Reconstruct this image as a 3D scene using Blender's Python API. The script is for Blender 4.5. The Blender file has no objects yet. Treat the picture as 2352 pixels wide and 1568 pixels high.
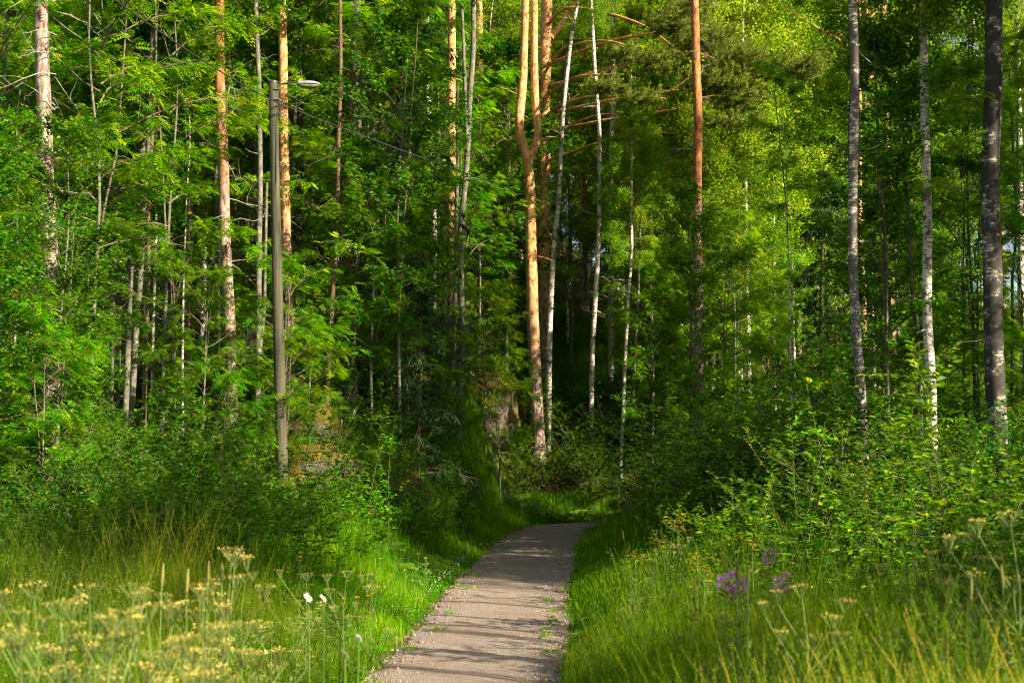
import bpy, math
import numpy as np
from mathutils import Vector
D = bpy.data
scene = bpy.context.scene
COL = scene.collection
rng = np.random.default_rng(7)
PI = math.pi
CAM_Z = 2.3
FPX = 3267.0                       # focal length in units of a 2352 px wide frame
PITCH = math.radians(4.13)
CP, SP = math.cos(PITCH), math.sin(PITCH)

# ------------------------------------------------------------------ ground shape
PY = np.array([-12, 0, 13.7, 17.5, 22.8, 26.8, 32.7, 38, 40.2, 41.4, 42.2])
PX = np.array([-2.4, -1.5, -.5, -.27, -.06, .18, .56, 1.0, 1.45, 2.3, 4.2])
TRACK = np.array([[11.5, 29], [13.2, 35], [15.6, 42], [18.4, 50], [22.5, 60], [28, 70]], float)
def sm(a, b, x):
    t = np.clip((x - a) / (b - a), 0, 1); return t * t * (3 - 2 * t)
def path_dist(x, y):
    x = np.asarray(x, float); y = np.asarray(y, float)
    best = np.full(np.broadcast(x, y).shape, 1e9)
    for i in range(len(PX) - 1):
        ax, ay, bx, by = PX[i], PY[i], PX[i+1], PY[i+1]
        dx, dy = bx - ax, by - ay
        t = np.clip(((x - ax) * dx + (y - ay) * dy) / (dx * dx + dy * dy), 0, 1)
        best = np.minimum(best, np.hypot(x - ax - t * dx, y - ay - t * dy))
    return best
def fnoise(x, y, s, seed=0):
    a = np.sin(x / s * 1.7 + y / s * .6 + seed) + np.sin(y / s * 1.9 - x / s * .7 + seed * 2.1) + np.sin((x + y) / s * 2.9 + seed * 1.3) * .5 + np.sin((x - y * 1.3) / s * 4.3 + seed) * .3
    return a / 2.8
def ground(x, y):
    x = np.asarray(x, float); y = np.asarray(y, float)
    L = np.interp(y, [-50, 0, 10, 20, 24, 27, 29, 35, 45, 60, 100, 160, 500], [.3, .3, .3, .4, .8, 1.7, 2.1, 2.9, 4.6, 7.4, 17, 27, 34])
    C = np.interp(y, [-50, 38, 42, 44, 46, 55, 75, 110, 160, 500], [0, 0, .1, .7, 2.3, 6, 10.8, 19, 28, 36])
    R = np.interp(y, [-50, 0, 15, 20, 30, 40, 50, 65, 100, 160, 500], [.3, .3, .3, .35, .8, 2.1, 3.6, 5.9, 12, 18, 24])
    px = np.interp(y, PY, np.minimum(PX, 1.4)); s = x - px
    wl = sm(1.3, 3.3, -s); wr = sm(1.3, 3.6 + sm(40, 60, y) * 5, s)
    z = L * wl + R * wr + C * (1 - wl - wr)
    amp = .06 + .2 * sm(22, 40, y)
    z = z + amp * fnoise(x, y, 3.1, 1) + amp * .4 * fnoise(x, y, 1.1, 4)
    d = path_dist(x, y)
    return z * sm(.95, 2.6, d) + .03 * (1 - sm(.9, 1.4, d)) * 0
def at(u, v, d):
    a = (u - 1176) / FPX; b = (784 - v) / FPX
    s = d / (CP - b * SP)
    return np.array([a * s, d, CAM_Z + s * (SP + b * CP)])

# ------------------------------------------------------------------ tagging
def tag(o, label=None, cat=None, group=None, kind=None):
    if label: o['label'] = label
    if cat: o['category'] = cat
    if group: o['group'] = group
    if kind: o['kind'] = kind
    return o
def empty(name, loc, rz=0):
    o = D.objects.new(name, None); o.location = loc; o.rotation_euler = (0, 0, rz)
    o.empty_display_size = .2; COL.objects.link(o); return o
def link(name, me, parent=None, loc=(0, 0, 0), rz=0, sc=1):
    o = D.objects.new(name, me); COL.objects.link(o); o.location = loc
    o.rotation_euler = (0, 0, rz)
    o.scale = (sc, sc, sc) if not hasattr(sc, '__len__') else sc
    if parent: o.parent = parent
    return o
def copy_tree(o, parent=None):
    c = o.copy(); COL.objects.link(c)
    if parent: c.parent = parent
    for ch in list(o.children): copy_tree(ch, c)
    return c

# ------------------------------------------------------------------ mesh building
def unit(a): return a / np.maximum(np.linalg.norm(a, axis=-1, keepdims=True), 1e-9)
class MB:
    def __init__(s): s.v = []; s.q = []; s.m = []; s.r = []; s.sm = []; s.n = 0
    def quads(s, V, mat=0, r=None, smooth=False, idx=None):
        """V (N,K,3) with idx (F,4) quads into K (default one quad per item)"""
        V = np.asarray(V, float); N, K = V.shape[:2]
        if N == 0: return
        idx = np.array([[0, 1, 2, 3]]) if idx is None else np.asarray(idx)
        f = (np.arange(N)[:, None, None] * K + idx[None]).reshape(-1, 4) + s.n
        s.v.append(V.reshape(-1, 3)); s.q.append(f); F = len(idx)
        s.m.append(np.full(len(f), mat, np.int32))
        r = rng.random(N) if r is None else np.broadcast_to(r, (N,))
        s.r.append(np.repeat(r, F)); s.sm.append(np.full(len(f), smooth)); s.n += N * K
    def tubes(s, P, R, sides=5, mat=0, r=None):
        """P (N,K,3) centre lines, R (N,K) radii"""
        P = np.asarray(P, float); R = np.asarray(R, float)
        if P.ndim == 2: P = P[None]; R = R[None]
        N, K = P.shape[:2]
        if N == 0: return
        T = np.gradient(P, axis=1); T = unit(T)
        ref = np.where(np.abs(T[:, :1, 2:3]) > .8, np.array([1., 0, 0]), np.array([0, 0, 1.]))
        A = unit(np.cross(T, np.broadcast_to(ref, T.shape))); B = np.cross(T, A)
        th = np.arange(sides) * 2 * PI / sides
        ring = P[:, :, None] + R[:, :, None, None] * (A[:, :, None] * np.cos(th)[:, None] + B[:, :, None] * np.sin(th)[:, None])
        idx = []
        for k in range(K - 1):
            for j in range(sides):
                a = k * sides + j; b = k * sides + (j + 1) % sides
                idx.append([a, b, b + sides, a + sides])
        s.quads(ring.reshape(N, K * sides, 3), mat, r, True, idx)
    def leaves(s, P, A, Nn, L, W, mat=0, r=None, fold=False):
        """leaf blades: base P, axis A, face normal Nn, length L, width W"""
        P = np.asarray(P, float); A = unit(np.asarray(A, float)); n = len(P)
        if n == 0: return
        S = unit(np.cross(A, Nn)); U = np.cross(S, A)
        L = np.broadcast_to(L, (n,))[:, None]; W = np.broadcast_to(W, (n,))[:, None]
        if not fold:
            V = np.stack([P, P + A * L * .45 + S * W * .5, P + A * L, P + A * L * .45 - S * W * .5], 1)
            s.quads(V, mat, r)
        else:
            up = U * W * .16
            V = np.stack([P, P + A * L * .28 + S * W * .45 + up, P + A * L * .68 + S * W * .4 + up, P + A * L - U * L * .08,
                          P + A * L * .68 - S * W * .4 + up, P + A * L * .28 - S * W * .45 + up], 1)
            s.quads(V, mat, r, False, [[0, 1, 2, 3], [0, 3, 4, 5]])
    def mesh(s, name, mats):
        me = D.meshes.new(name)
        v = np.concatenate(s.v); q = np.concatenate(s.q)
        me.vertices.add(len(v)); me.vertices.foreach_set('co', v.astype(np.float32).ravel())
        me.loops.add(q.size); me.loops.foreach_set('vertex_index', q.astype(np.int32).ravel())
        me.polygons.add(len(q)); me.polygons.foreach_set('loop_start', np.arange(0, q.size, 4, dtype=np.int32))
        me.polygons.foreach_set('material_index', np.concatenate(s.m))
        me.polygons.foreach_set('use_smooth', np.concatenate(s.sm))
        for m in mats: me.materials.append(m)
        at_ = me.attributes.new('rnd', 'FLOAT', 'FACE'); at_.data.foreach_set('value', np.concatenate(s.r).astype(np.float32))
        me.update(calc_edges=True)
        return me

# ------------------------------------------------------------------ materials
def newmat(name):
    m = D.materials.new(name); m.use_nodes = True; nt = m.node_tree; nt.nodes.clear()
    out = nt.nodes.new('ShaderNodeOutputMaterial'); return m, nt, out
def N(nt, t, **k):
    n = nt.nodes.new(t)
    for a, b in k.items():
        if a.startswith('i_'):
            n.inputs[a[2:].replace('_', ' ')].default_value = b
        else: setattr(n, a, b)
    return n
def ramp(nt, fac, stops):
    r = nt.nodes.new('ShaderNodeValToRGB'); e = r.color_ramp.elements
    while len(e) < len(stops): e.new(.5)
    for i, (p, c) in enumerate(stops):
        e[i].position = p; e[i].color = (*c, 1) if len(c) == 3 else c
    nt.links.new(fac, r.inputs[0]); return r.outputs[0]
def leafmat(name, stops, trans, tw=.42, rough=.5, spec=.22):
    m, nt, out = newmat(name); l = nt.links.new
    a = N(nt, 'ShaderNodeAttribute', attribute_name='rnd')
    c = ramp(nt, a.outputs['Fac'], stops)
    oi = N(nt, 'ShaderNodeObjectInfo'); hs = N(nt, 'ShaderNodeHueSaturation')
    mr = N(nt, 'ShaderNodeMapRange'); mr.inputs['To Min'].default_value = .62; mr.inputs['To Max'].default_value = 1.32
    l(oi.outputs['Random'], mr.inputs['Value']); l(mr.outputs[0], hs.inputs['Value']); l(c, hs.inputs['Color'])
    mr2 = N(nt, 'ShaderNodeMapRange'); mr2.inputs['To Min'].default_value = .478; mr2.inputs['To Max'].default_value = .517
    wn = N(nt, 'ShaderNodeMath', operation='FRACT'); wm = N(nt, 'ShaderNodeMath', operation='MULTIPLY'); wm.inputs[1].default_value = 7.31
    l(oi.outputs['Random'], wm.inputs[0]); l(wm.outputs[0], wn.inputs[0]); l(wn.outputs[0], mr2.inputs['Value']); l(mr2.outputs[0], hs.inputs['Hue'])
    b = N(nt, 'ShaderNodeBsdfPrincipled'); b.inputs['Roughness'].default_value = rough; b.inputs['Specular IOR Level'].default_value = spec
    l(hs.outputs[0], b.inputs['Base Color'])
    t = N(nt, 'ShaderNodeBsdfTranslucent'); mx = N(nt, 'ShaderNodeMix', data_type='RGBA', blend_type='MULTIPLY'); mx.inputs[0].default_value = 1
    l(hs.outputs[0], mx.inputs[6]); mx.inputs[7].default_value = (*trans, 1); l(mx.outputs[2], t.inputs[0])
    ms = N(nt, 'ShaderNodeMixShader'); ms.inputs[0].default_value = tw
    l(b.outputs[0], ms.inputs[1]); l(t.outputs[0], ms.inputs[2]); l(ms.outputs[0], out.inputs[0]); return m
def plain(name, col, rough=.6, metal=0, var=.0, spec=.4):
    m, nt, out = newmat(name); b = N(nt, 'ShaderNodeBsdfPrincipled')
    b.inputs['Roughness'].default_value = rough; b.inputs['Metallic'].default_value = metal; b.inputs['Specular IOR Level'].default_value = spec
    tc = N(nt, 'ShaderNodeTexCoord'); ns = N(nt, 'ShaderNodeTexNoise'); ns.inputs['Scale'].default_value = 14; ns.inputs['Detail'].default_value = 6
    nt.links.new(tc.outputs['Object'], ns.inputs['Vector'])
    c0 = tuple(c * (1 - var) for c in col); c1 = tuple(min(1, c * (1 + var)) for c in col)
    nt.links.new(ramp(nt, ns.outputs[0], [(.35, c0), (.65, c1)]), b.inputs['Base Color'])
    nt.links.new(b.outputs[0], out.inputs[0]); return m
def bark(name, builder, bump=.5, rough=.85, bscale=1):
    m, nt, out = newmat(name); l = nt.links.new
    b = N(nt, 'ShaderNodeBsdfPrincipled'); b.inputs['Roughness'].default_value = rough; b.inputs['Specular IOR Level'].default_value = .2
    tc = N(nt, 'ShaderNodeTexCoord'); oi = N(nt, 'ShaderNodeObjectInfo')
    ad = N(nt, 'ShaderNodeVectorMath', operation='MULTIPLY_ADD'); ad.inputs[1].default_value = (1, 1, 1)
    cmb = N(nt, 'ShaderNodeCombineXYZ'); mm = N(nt, 'ShaderNodeMath', operation='MULTIPLY'); mm.inputs[1].default_value = 40
    l(oi.outputs['Random'], mm.inputs[0]); l(mm.outputs[0], cmb.inputs[0]); l(mm.outputs[0], cmb.inputs[1])
    l(tc.outputs['Object'], ad.inputs[0]); l(cmb.outputs[0], ad.inputs[2])
    def noise(sx, sz, detail=4, rough=.6, src=None):
        mp = N(nt, 'ShaderNodeMapping'); mp.inputs['Scale'].default_value = (sx, sx, sz); l(ad.outputs[0], mp.inputs[0])
        n = N(nt, 'ShaderNodeTexNoise'); n.inputs['Scale'].default_value = 1; n.inputs['Detail'].default_value = detail; n.inputs['Roughness'].default_value = rough
        l(mp.outputs[0], n.inputs['Vector']); return n.outputs[0]
    sep = N(nt, 'ShaderNodeSeparateXYZ'); l(tc.outputs['Object'], sep.inputs[0])
    col, h = builder(nt, noise, sep.outputs[2])
    l(col, b.inputs['Base Color'])
    bp = N(nt, 'ShaderNodeBump'); bp.inputs['Strength'].default_value = bump; bp.inputs['Distance'].default_value = .02
    l(h, bp.inputs['Height']); l(bp.outputs[0], b.inputs['Normal']); l(b.outputs[0], out.inputs[0]); return m
def mixc(nt, f, a, b):
    mx = N(nt, 'ShaderNodeMix', data_type='RGBA')
    for i, x in ((0, f), (6, a), (7, b)):
        if hasattr(x, 'is_linked') or hasattr(x, 'links'): nt.links.new(x, mx.inputs[i])
        else: mx.inputs[i].default_value = x if i == 0 else (*x, 1)
    return mx.outputs[2]
def b_birch(lo, hi, dark=(.085, .075, .06)):
    def f(nt, noise, z):
        n1 = noise(6, 21, 8, .72); n2 = noise(3.2, 3.0, 6, .68); n3 = noise(20, 20, 3)
        white = ramp(nt, n3, [(.3, (.42, .37, .31)), (.7, (.66, .6, .52))])
        line = ramp(nt, n1, [(lo - .02, (0, 0, 0)), (lo + .05, (1, 1, 1))])
        blot = ramp(nt, n2, [(hi - .02, (1, 1, 1)), (hi + .05, (0, 0, 0))])
        c = mixc(nt, line, (.10, .085, .07), white); c = mixc(nt, blot, dark, c)
        return c, n1
    return f
def b_pine_at(z0, z1, up=((.13, .06, .025), (.36, .15, .05), (.54, .29, .12), (.7, .44, .21))):
  def f(nt, noise, z):
    n1 = noise(14, 4.5, 6, .7); n2 = noise(10, 5, 8, .72); n3 = noise(3, 1.5, 3)
    lowc = ramp(nt, n1, [(.38, (.06, .04, .03)), (.5, (.22, .15, .115)), (.66, (.42, .32, .26))])
    upc = ramp(nt, n2, [(.36, up[0]), (.43, up[1]), (.54, up[2]), (.68, up[3])])
    ad = N(nt, 'ShaderNodeMath', operation='MULTIPLY_ADD'); ad.inputs[1].default_value = 5; nt.links.new(n3, ad.inputs[0]); nt.links.new(z, ad.inputs[2])
    mr = N(nt, 'ShaderNodeMapRange'); mr.inputs['From Min'].default_value = z0; mr.inputs['From Max'].default_value = z1; nt.links.new(ad.outputs[0], mr.inputs['Value'])
    return mixc(nt, mr.outputs[0], lowc, upc), n1
  return f
def b_ramp(stops, sx=10, sz=5):
    def f(nt, noise, z):
        n1 = noise(sx, sz, 6, .7); n2 = noise(3, 2, 3)
        c = ramp(nt, n1, stops)
        c2 = mixc(nt, ramp(nt, n2, [(.5, (0, 0, 0)), (.7, (.5, .5, .5))]), c, (.12, .14, .07))
        return c2, n1
    return f
M = {}
G1 = [(0, (.018, .09, .0008)), (.55, (.05, .17, .001)), (.9, (.11, .25, .002)), (1, (.22, .29, .005))]
M['rowan'] = leafmat('rowan_leaf', [(0, (.022, .12, .0004)), (.5, (.075, .225, .0005)), (.95, (.18, .34, .001)), (1, (.3, .36, .004))], (2.8, 2.2, .3), .5, .55, .09)
M['birch'] = leafmat('birch_leaf', [(0, (.035, .12, .0006)), (.6, (.10, .22, .001)), (.95, (.2, .32, .003)), (1, (.42, .46, .12))], (2.7, 2.1, .3), .5, .5, .14)
M['round'] = leafmat('broad_leaf', [(0, (.012, .075, .0008)), (.6, (.035, .14, .001)), (.95, (.1, .23, .002)), (1, (.3, .32, .01))], (2.6, 2.1, .3), .46, .45, .16)
M['shrub'] = leafmat('shrub_leaf', [(0, (.016, .095, .0006)), (.6, (.055, .19, .001)), (1, (.15, .31, .002))], (2.6, 2.1, .3), .48, .42, .2)
M['pine'] = leafmat('pine_needle', [(0, (.06, .105, .012)), (.6, (.12, .185, .02)), (1, (.21, .26, .04))], (1.6, 1.5, .6), .28, .6, .1)
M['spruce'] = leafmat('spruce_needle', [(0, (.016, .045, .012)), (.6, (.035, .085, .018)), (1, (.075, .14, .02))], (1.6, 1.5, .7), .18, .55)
M['grass'] = leafmat('grass_blade', [(0, (.02, .1, .0006)), (.5, (.07, .2, .001)), (.85, (.19, .32, .003)), (1, (.42, .42, .03))], (2.4, 2.0, .4), .5, .6, .06)
M['straw'] = leafmat('seed_head', [(0, (.10, .12, .02)), (.6, (.19, .19, .05)), (1, (.33, .29, .1))], (1.3, 1.2, .8), .35, .7, .2)
M['herb'] = leafmat('ground_herb', G1, (2.5, 2.0, .4), .42, .55, .1)
M['fern'] = leafmat('fern_frond', [(0, (.05, .16, .01)), (1, (.10, .25, .015))], (2.2, 1.8, .6), .42)
M['stem'] = leafmat('green_stem', [(0, (.07, .14, .02)), (1, (.16, .2, .05))], (1.5, 1.5, .6), .15)
M['cream'] = leafmat('cream_flower', [(0, (.34, .28, .05)), (1, (.62, .5, .14))], (1.2, 1.1, .7), .35, .7, .05)
M['yellow'] = leafmat('yellow_petal', [(0, (.75, .42, .01)), (1, (.85, .6, .02))], (1.1, 1, .5), .3)
M['white'] = leafmat('white_petal', [(0, (.7, .7, .66)), (1, (.85, .85, .82))], (1, 1, 1), .3)
M['pink'] = leafmat('fireweed_petal', [(0, (.6, .24, .46)), (1, (.82, .5, .7))], (1.2, .9, 1.2), .35, .6, .1)
M['b_birch'] = bark('birch_bark', b_birch(.44, .55), .3, .6)
M['b_birch_dark'] = bark('old_birch_bark', b_birch(.545, .44, (.03, .028, .022)), .6, .8)
M['b_speck'] = bark('speckled_birch_bark', b_birch(.505, .485), .4, .75)
M['b_pine'] = bark('pine_bark', b_pine_at(5.2, 8.4), 1)
M['b_darkpine'] = bark('dark_pine_bark', b_pine_at(7.5, 10.5, ((.05, .025, .012), (.19, .075, .025), (.32, .13, .042), (.46, .22, .085))), 1)
M['b_palepine'] = bark('pale_pine_bark', b_ramp([(.38, (.06, .04, .033)), (.5, (.2, .145, .12)), (.66, (.38, .3, .26))], 14, 4.5), 1)
M['b_grey'] = bark('grey_bark', b_ramp([(.35, (.05, .048, .036)), (.55, (.125, .118, .09)), (.7, (.26, .245, .19))], 14, 8), .5)
M['b_spruce'] = bark('spruce_bark', b_ramp([(.35, (.04, .028, .02)), (.55, (.11, .07, .045)), (.7, (.17, .12, .08))], 20, 14), .8)
M['b_red'] = bark('young_pine_bark', b_ramp([(.35, (.05, .03, .018)), (.55, (.12, .07, .042)), (.7, (.2, .125, .075))], 22, 14), .6)
M['twig'] = plain('twig', (.10, .08, .05), .85, 0, .4, .2)
M['twig_pale'] = plain('dead_twig', (.3, .26, .2), .85, 0, .4, .2)
M['orange'] = bark('orange_limb_bark', b_ramp([(.35, (.22, .10, .035)), (.55, (.45, .23, .08)), (.7, (.6, .38, .18))], 14, 14), .5)

# ------------------------------------------------------------------ world, sun, camera
SUN_AZ, SUN_EL = 56.0, 29.0         # degrees to the right of straight behind the camera, and up
ce, se = math.cos(math.radians(SUN_EL)), math.sin(math.radians(SUN_EL))
sdir = Vector((math.sin(math.radians(SUN_AZ)) * ce, -math.cos(math.radians(SUN_AZ)) * ce, se))
w = D.worlds.new('World'); scene.world = w; w.use_nodes = True; nt = w.node_tree
bg = nt.nodes['Background']; sky = N(nt, 'ShaderNodeTexSky', sky_type='NISHITA', sun_disc=False)
sky.sun_elevation = math.radians(SUN_EL); sky.sun_rotation = math.atan2(sdir.x, sdir.y)
sky.air_density = 1.0; sky.dust_density = 1.5; sky.ozone_density = 1.0
tc = N(nt, 'ShaderNodeTexCoord'); cn = N(nt, 'ShaderNodeTexNoise'); cn.inputs['Scale'].default_value = 3; cn.inputs['Detail'].default_value = 8
nt.links.new(tc.outputs['Generated'], cn.inputs[0])
cl = ramp(nt, cn.outputs[0], [(.46, (0, 0, 0)), (.62, (.85, .85, .85))])
nt.links.new(mixc(nt, cl, sky.outputs[0], (9, 8.8, 8.6)), bg.inputs[0]); bg.inputs[1].default_value = .05
sl = D.lights.new('sun', 'SUN'); sl.energy = 5.0; sl.angle = math.radians(.53); sl.color = (1, .86, .66)
so = D.objects.new('sun', sl); COL.objects.link(so); so.rotation_euler = sdir.to_track_quat('Z', 'Y').to_euler(); so.location = (20, -20, 30)
cam = D.cameras.new('camera'); co = D.objects.new('camera', cam); COL.objects.link(co); scene.camera = co
co.location = (0, 0, CAM_Z); co.rotation_euler = (PI / 2 + PITCH, 0, 0)
cam.lens = 36 * FPX / 2352; cam.sensor_width = 36; cam.clip_end = 1500; cam.clip_start = .1
cam.dof.use_dof = True; cam.dof.focus_distance = 29; cam.dof.aperture_fstop = 2.8
scene.view_settings.view_transform = 'Standard'; scene.view_settings.look = 'None'; scene.view_settings.gamma = 1
scene.view_settings.exposure = 2.0
cy = scene.cycles; cy.max_bounces = 6; cy.diffuse_bounces = 2; cy.glossy_bounces = 2; cy.transmission_bounces = 4; cy.transparent_max_bounces = 4
cy.caustics_reflective = False; cy.caustics_refractive = False; cy.filter_width = 1.15; cy.use_denoising = True; cy.denoiser = "OPENIMAGEDENOISE"
cy.sample_clamp_indirect = 4

# ------------------------------------------------------------------ terrain
def axis(lo, hi, flo, fhi, fine):
    a = list(np.arange(flo, fhi, fine)); s = fine; x = flo
    pre = []
    while x > lo: s *= 1.18; x -= s; pre.append(x)
    s = fine; x = a[-1]; post = []
    while x < hi: s *= 1.18; x += s; post.append(x)
    return np.array(pre[::-1] + a + post)
GX, GY = axis(-400, 450, -16, 24, .3), axis(-200, 700, -3, 62, .3)
X, Y = np.meshgrid(GX, GY); Z = ground(X, Y)
nx, ny = len(GX), len(GY)
mb = MB(); V = np.stack([X, Y, Z], -1).reshape(1, -1, 3)
ii = (np.arange(ny - 1)[:, None] * nx + np.arange(nx - 1)[None]).ravel()
mb.quads(V, 0, 0, True, np.stack([ii, ii + 1, ii + nx + 1, ii + nx], 1))
def ground_mat():
    m, nt, out = newmat('forest_floor'); l = nt.links.new; b = N(nt, 'ShaderNodeBsdfPrincipled'); b.inputs['Roughness'].default_value = .95; b.inputs['Specular IOR Level'].default_value = .1
    tc = N(nt, 'ShaderNodeTexCoord')
    def nz(s, d=6):
        n = N(nt, 'ShaderNodeTexNoise'); n.inputs['Scale'].default_value = s; n.inputs['Detail'].default_value = d; n.inputs['Roughness'].default_value = .65; l(tc.outputs['Object'], n.inputs['Vector']); return n.outputs[0]
    a = ramp(nt, nz(9), [(.35, (.02, .016, .008)), (.5, (.06, .045, .02)), (.65, (.14, .09, .035))])
    g = ramp(nt, nz(14), [(.35, (.02, .04, .006)), (.65, (.09, .1, .012))])
    c = mixc(nt, ramp(nt, nz(.7, 4), [(.42, (0, 0, 0)), (.55, (1, 1, 1))]), a, g)
    l(c, b.inputs['Base Color']); bp = N(nt, 'ShaderNodeBump'); bp.inputs['Distance'].default_value = .06; bp.inputs['Strength'].default_value = .8; l(nz(12), bp.inputs['Height']); l(bp.outputs[0], b.inputs['Normal'])
    l(b.outputs[0], out.inputs[0]); return m
tag(link('ground', mb.mesh('ground', [ground_mat()])), kind='structure')

def gravel_mat():
    m, nt, out = newmat('gravel'); l = nt.links.new; b = N(nt, 'ShaderNodeBsdfPrincipled'); b.inputs['Roughness'].default_value = .9; b.inputs['Specular IOR Level'].default_value = .15
    tc = N(nt, 'ShaderNodeTexCoord')
    def nz(s, d=6, r=.7):
        n = N(nt, 'ShaderNodeTexNoise'); n.inputs['Scale'].default_value = s; n.inputs['Detail'].default_value = d; n.inputs['Roughness'].default_value = r; l(tc.outputs['Object'], n.inputs['Vector']); return n.outputs[0]
    vo = N(nt, 'ShaderNodeTexVoronoi'); vo.inputs['Scale'].default_value = 80; l(tc.outputs['Object'], vo.inputs['Vector'])
    c1 = ramp(nt, nz(40), [(.3, (.12, .095, .076)), (.5, (.25, .205, .17)), (.7, (.42, .36, .305))])
    c2 = ramp(nt, vo.outputs['Color'], [(.2, (.13, .105, .088)), (.9, (.43, .37, .32))])
    c = mixc(nt, .45, c1, c2); c = mixc(nt, ramp(nt, nz(.9, 5), [(.38, (0, 0, 0)), (.62, (.7, .7, .7))]), c, (.19, .14, .095))
    l(c, b.inputs['Base Color'])
    bp = N(nt, 'ShaderNodeBump'); bp.inputs['Distance'].default_value = .02; bp.inputs['Strength'].default_value = 1; l(vo.outputs['Distance'], bp.inputs['Height']); l(bp.outputs[0], b.inputs['Normal'])
    l(b.outputs[0], out.inputs[0]); return m
M['gravel'] = gravel_mat()
def ribbon(name, pts, hw, wob):
    pts = np.array(pts, float); seg = np.hypot(*np.diff(pts, axis=0).T); t = np.r_[0, np.cumsum(seg)]
    n = int(t[-1] / .12); tt = np.linspace(0, t[-1], n)
    c = np.stack([np.interp(tt, t, pts[:, 0]), np.interp(tt, t, pts[:, 1])], 1)
    k = np.ones(25) / 25; cs = np.stack([np.convolve(np.pad(c[:, i], 12, 'edge'), k, 'valid') for i in (0, 1)], 1)
    T = unit(np.gradient(cs, axis=0)); S = np.stack([T[:, 1], -T[:, 0]], 1); K = 15
    o = np.linspace(-1, 1, K)
    wl = hw + wob * fnoise(tt, tt * .3, .5, 3) + wob * .6 * fnoise(tt, tt, .17, 1); wr = hw + wob * fnoise(tt, tt * .2, .45, 8) + wob * .6 * fnoise(tt, tt, .15, 2)
    off = np.where(o[None] < 0, wl[:, None], wr[:, None]) * o[None]
    P = cs[:, None] + S[:, None] * off[..., None]
    z = ground(P[..., 0], P[..., 1]) + .012 + .03 * (1 - o[None] ** 2) - .02 * (np.abs(o[None]) > .99)
    z += .006 * fnoise(P[..., 0], P[..., 1], .25)
    mb = MB(); V = np.concatenate([P, z[..., None]], 2).reshape(1, -1, 3)
    ii = (np.arange(n - 1)[:, None] * K + np.arange(K - 1)[None]).ravel()
    mb.quads(V, 0, 0, True, np.stack([ii, ii + 1, ii + K + 1, ii + K], 1))
    return mb.mesh(name, [M['gravel']])
tag(link('path', ribbon('path', np.stack([PX, PY], 1), .98, .09)), kind='structure')
tag(link('track', ribbon('track', TRACK, 1.5, .12)), kind='structure')
# loose stones on the path
n = 2600; yy = rng.uniform(8, 40, n) ** 1; pxc = np.interp(yy, PY, PX); side = np.sign(rng.uniform(-1, 1, n)); xx = pxc + side * np.abs(rng.beta(2.4, 1.1, n)) * .98
zz = ground(xx, yy) + .034; sz = rng.uniform(.005, .017, n)
cube = np.array([[-1, -1, -.5], [1, -1, -.5], [1, 1, -.5], [-1, 1, -.5], [-.6, -.6, .8], [.7, -.5, .7], [.5, .7, .8], [-.7, .6, .6]])
ang = rng.uniform(0, PI, n); ca, sa = np.cos(ang), np.sin(ang); cu = cube[None] * rng.uniform(.7, 1.2, (n, 1, 3))
V = np.stack([cu[..., 0] * ca[:, None] - cu[..., 1] * sa[:, None], cu[..., 0] * sa[:, None] + cu[..., 1] * ca[:, None], cu[..., 2] * .7], -1) * sz[:, None, None] + np.stack([xx, yy, zz], 1)[:, None]
mb = MB(); mb.quads(V, 0, None, False, [[0, 1, 5, 4], [1, 2, 6, 5], [2, 3, 7, 6], [3, 0, 4, 7], [4, 5, 6, 7]])
tag(link('gravel', mb.mesh('gravel', [plain('pebble', (.2, .155, .13), .9, 0, .5, .1)])), kind='stuff', label='loose pinkish gravel scattered over the woodland path', cat='gravel')

# ------------------------------------------------------------------ branching crowns
def curves(P0, az, el, L, K, bend, wob, R=rng):
    """batch of curved branches: start P0, heading az/el, length L, elevation change bend over the length"""
    n = len(P0); P = np.zeros((n, K, 3)); P[:, 0] = P0
    a = az.copy(); 
    for k in range(1, K):
        e = el + bend * (k / (K - 1)); a = a + R.normal(0, wob, n); e = e + R.normal(0, wob, n)
        dv = np.stack([np.cos(e) * np.cos(a), np.cos(e) * np.sin(a), np.sin(e)], 1)
        P[:, k] = P[:, k-1] + dv * (L / (K - 1))[:, None]
    return P
def along(P, t):
    """points at parameter t (n,m) of curves P (n,K,3), with tangents"""
    n, K = P.shape[:2]; f = np.clip(t, 0, .999) * (K - 1); i = f.astype(int); w_ = (f - i)[..., None]
    r = np.arange(n)[:, None]; a = P[r, i]; b = P[r, i + 1]; return a * (1 - w_) + b * w_, unit(b - a)
def pinnate(mb, P, A, U, L, pairs, mat, lw=.32):
    """compound leaves: paired leaflets along a drooping rachis"""
    n = len(P); S = unit(np.cross(A, U)); U = np.cross(S, A); r = rng.random(n) ** 1.2
    for k in range(pairs + 1):
        t = .22 + .78 * k / pairs; c = P + A * (L * t)[:, None] - np.array([0, 0, 1.]) * (L * .28 * t * t)[:, None]
        ll = L * (.36 if k else .3) * (1 - .25 * abs(t - .55))
        if k == pairs: mb.leaves(c, A - [0, 0, .4], U, ll * .9, ll * lw, mat, r)
        else:
            for sg in (1, -1):
                mb.leaves(c, S * sg + A * .45 - [0, 0, .12], U + rng.normal(0, .15, (n, 3)), ll, ll * lw, mat, np.clip(r + rng.normal(0, .05, n), 0, 1))
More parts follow.
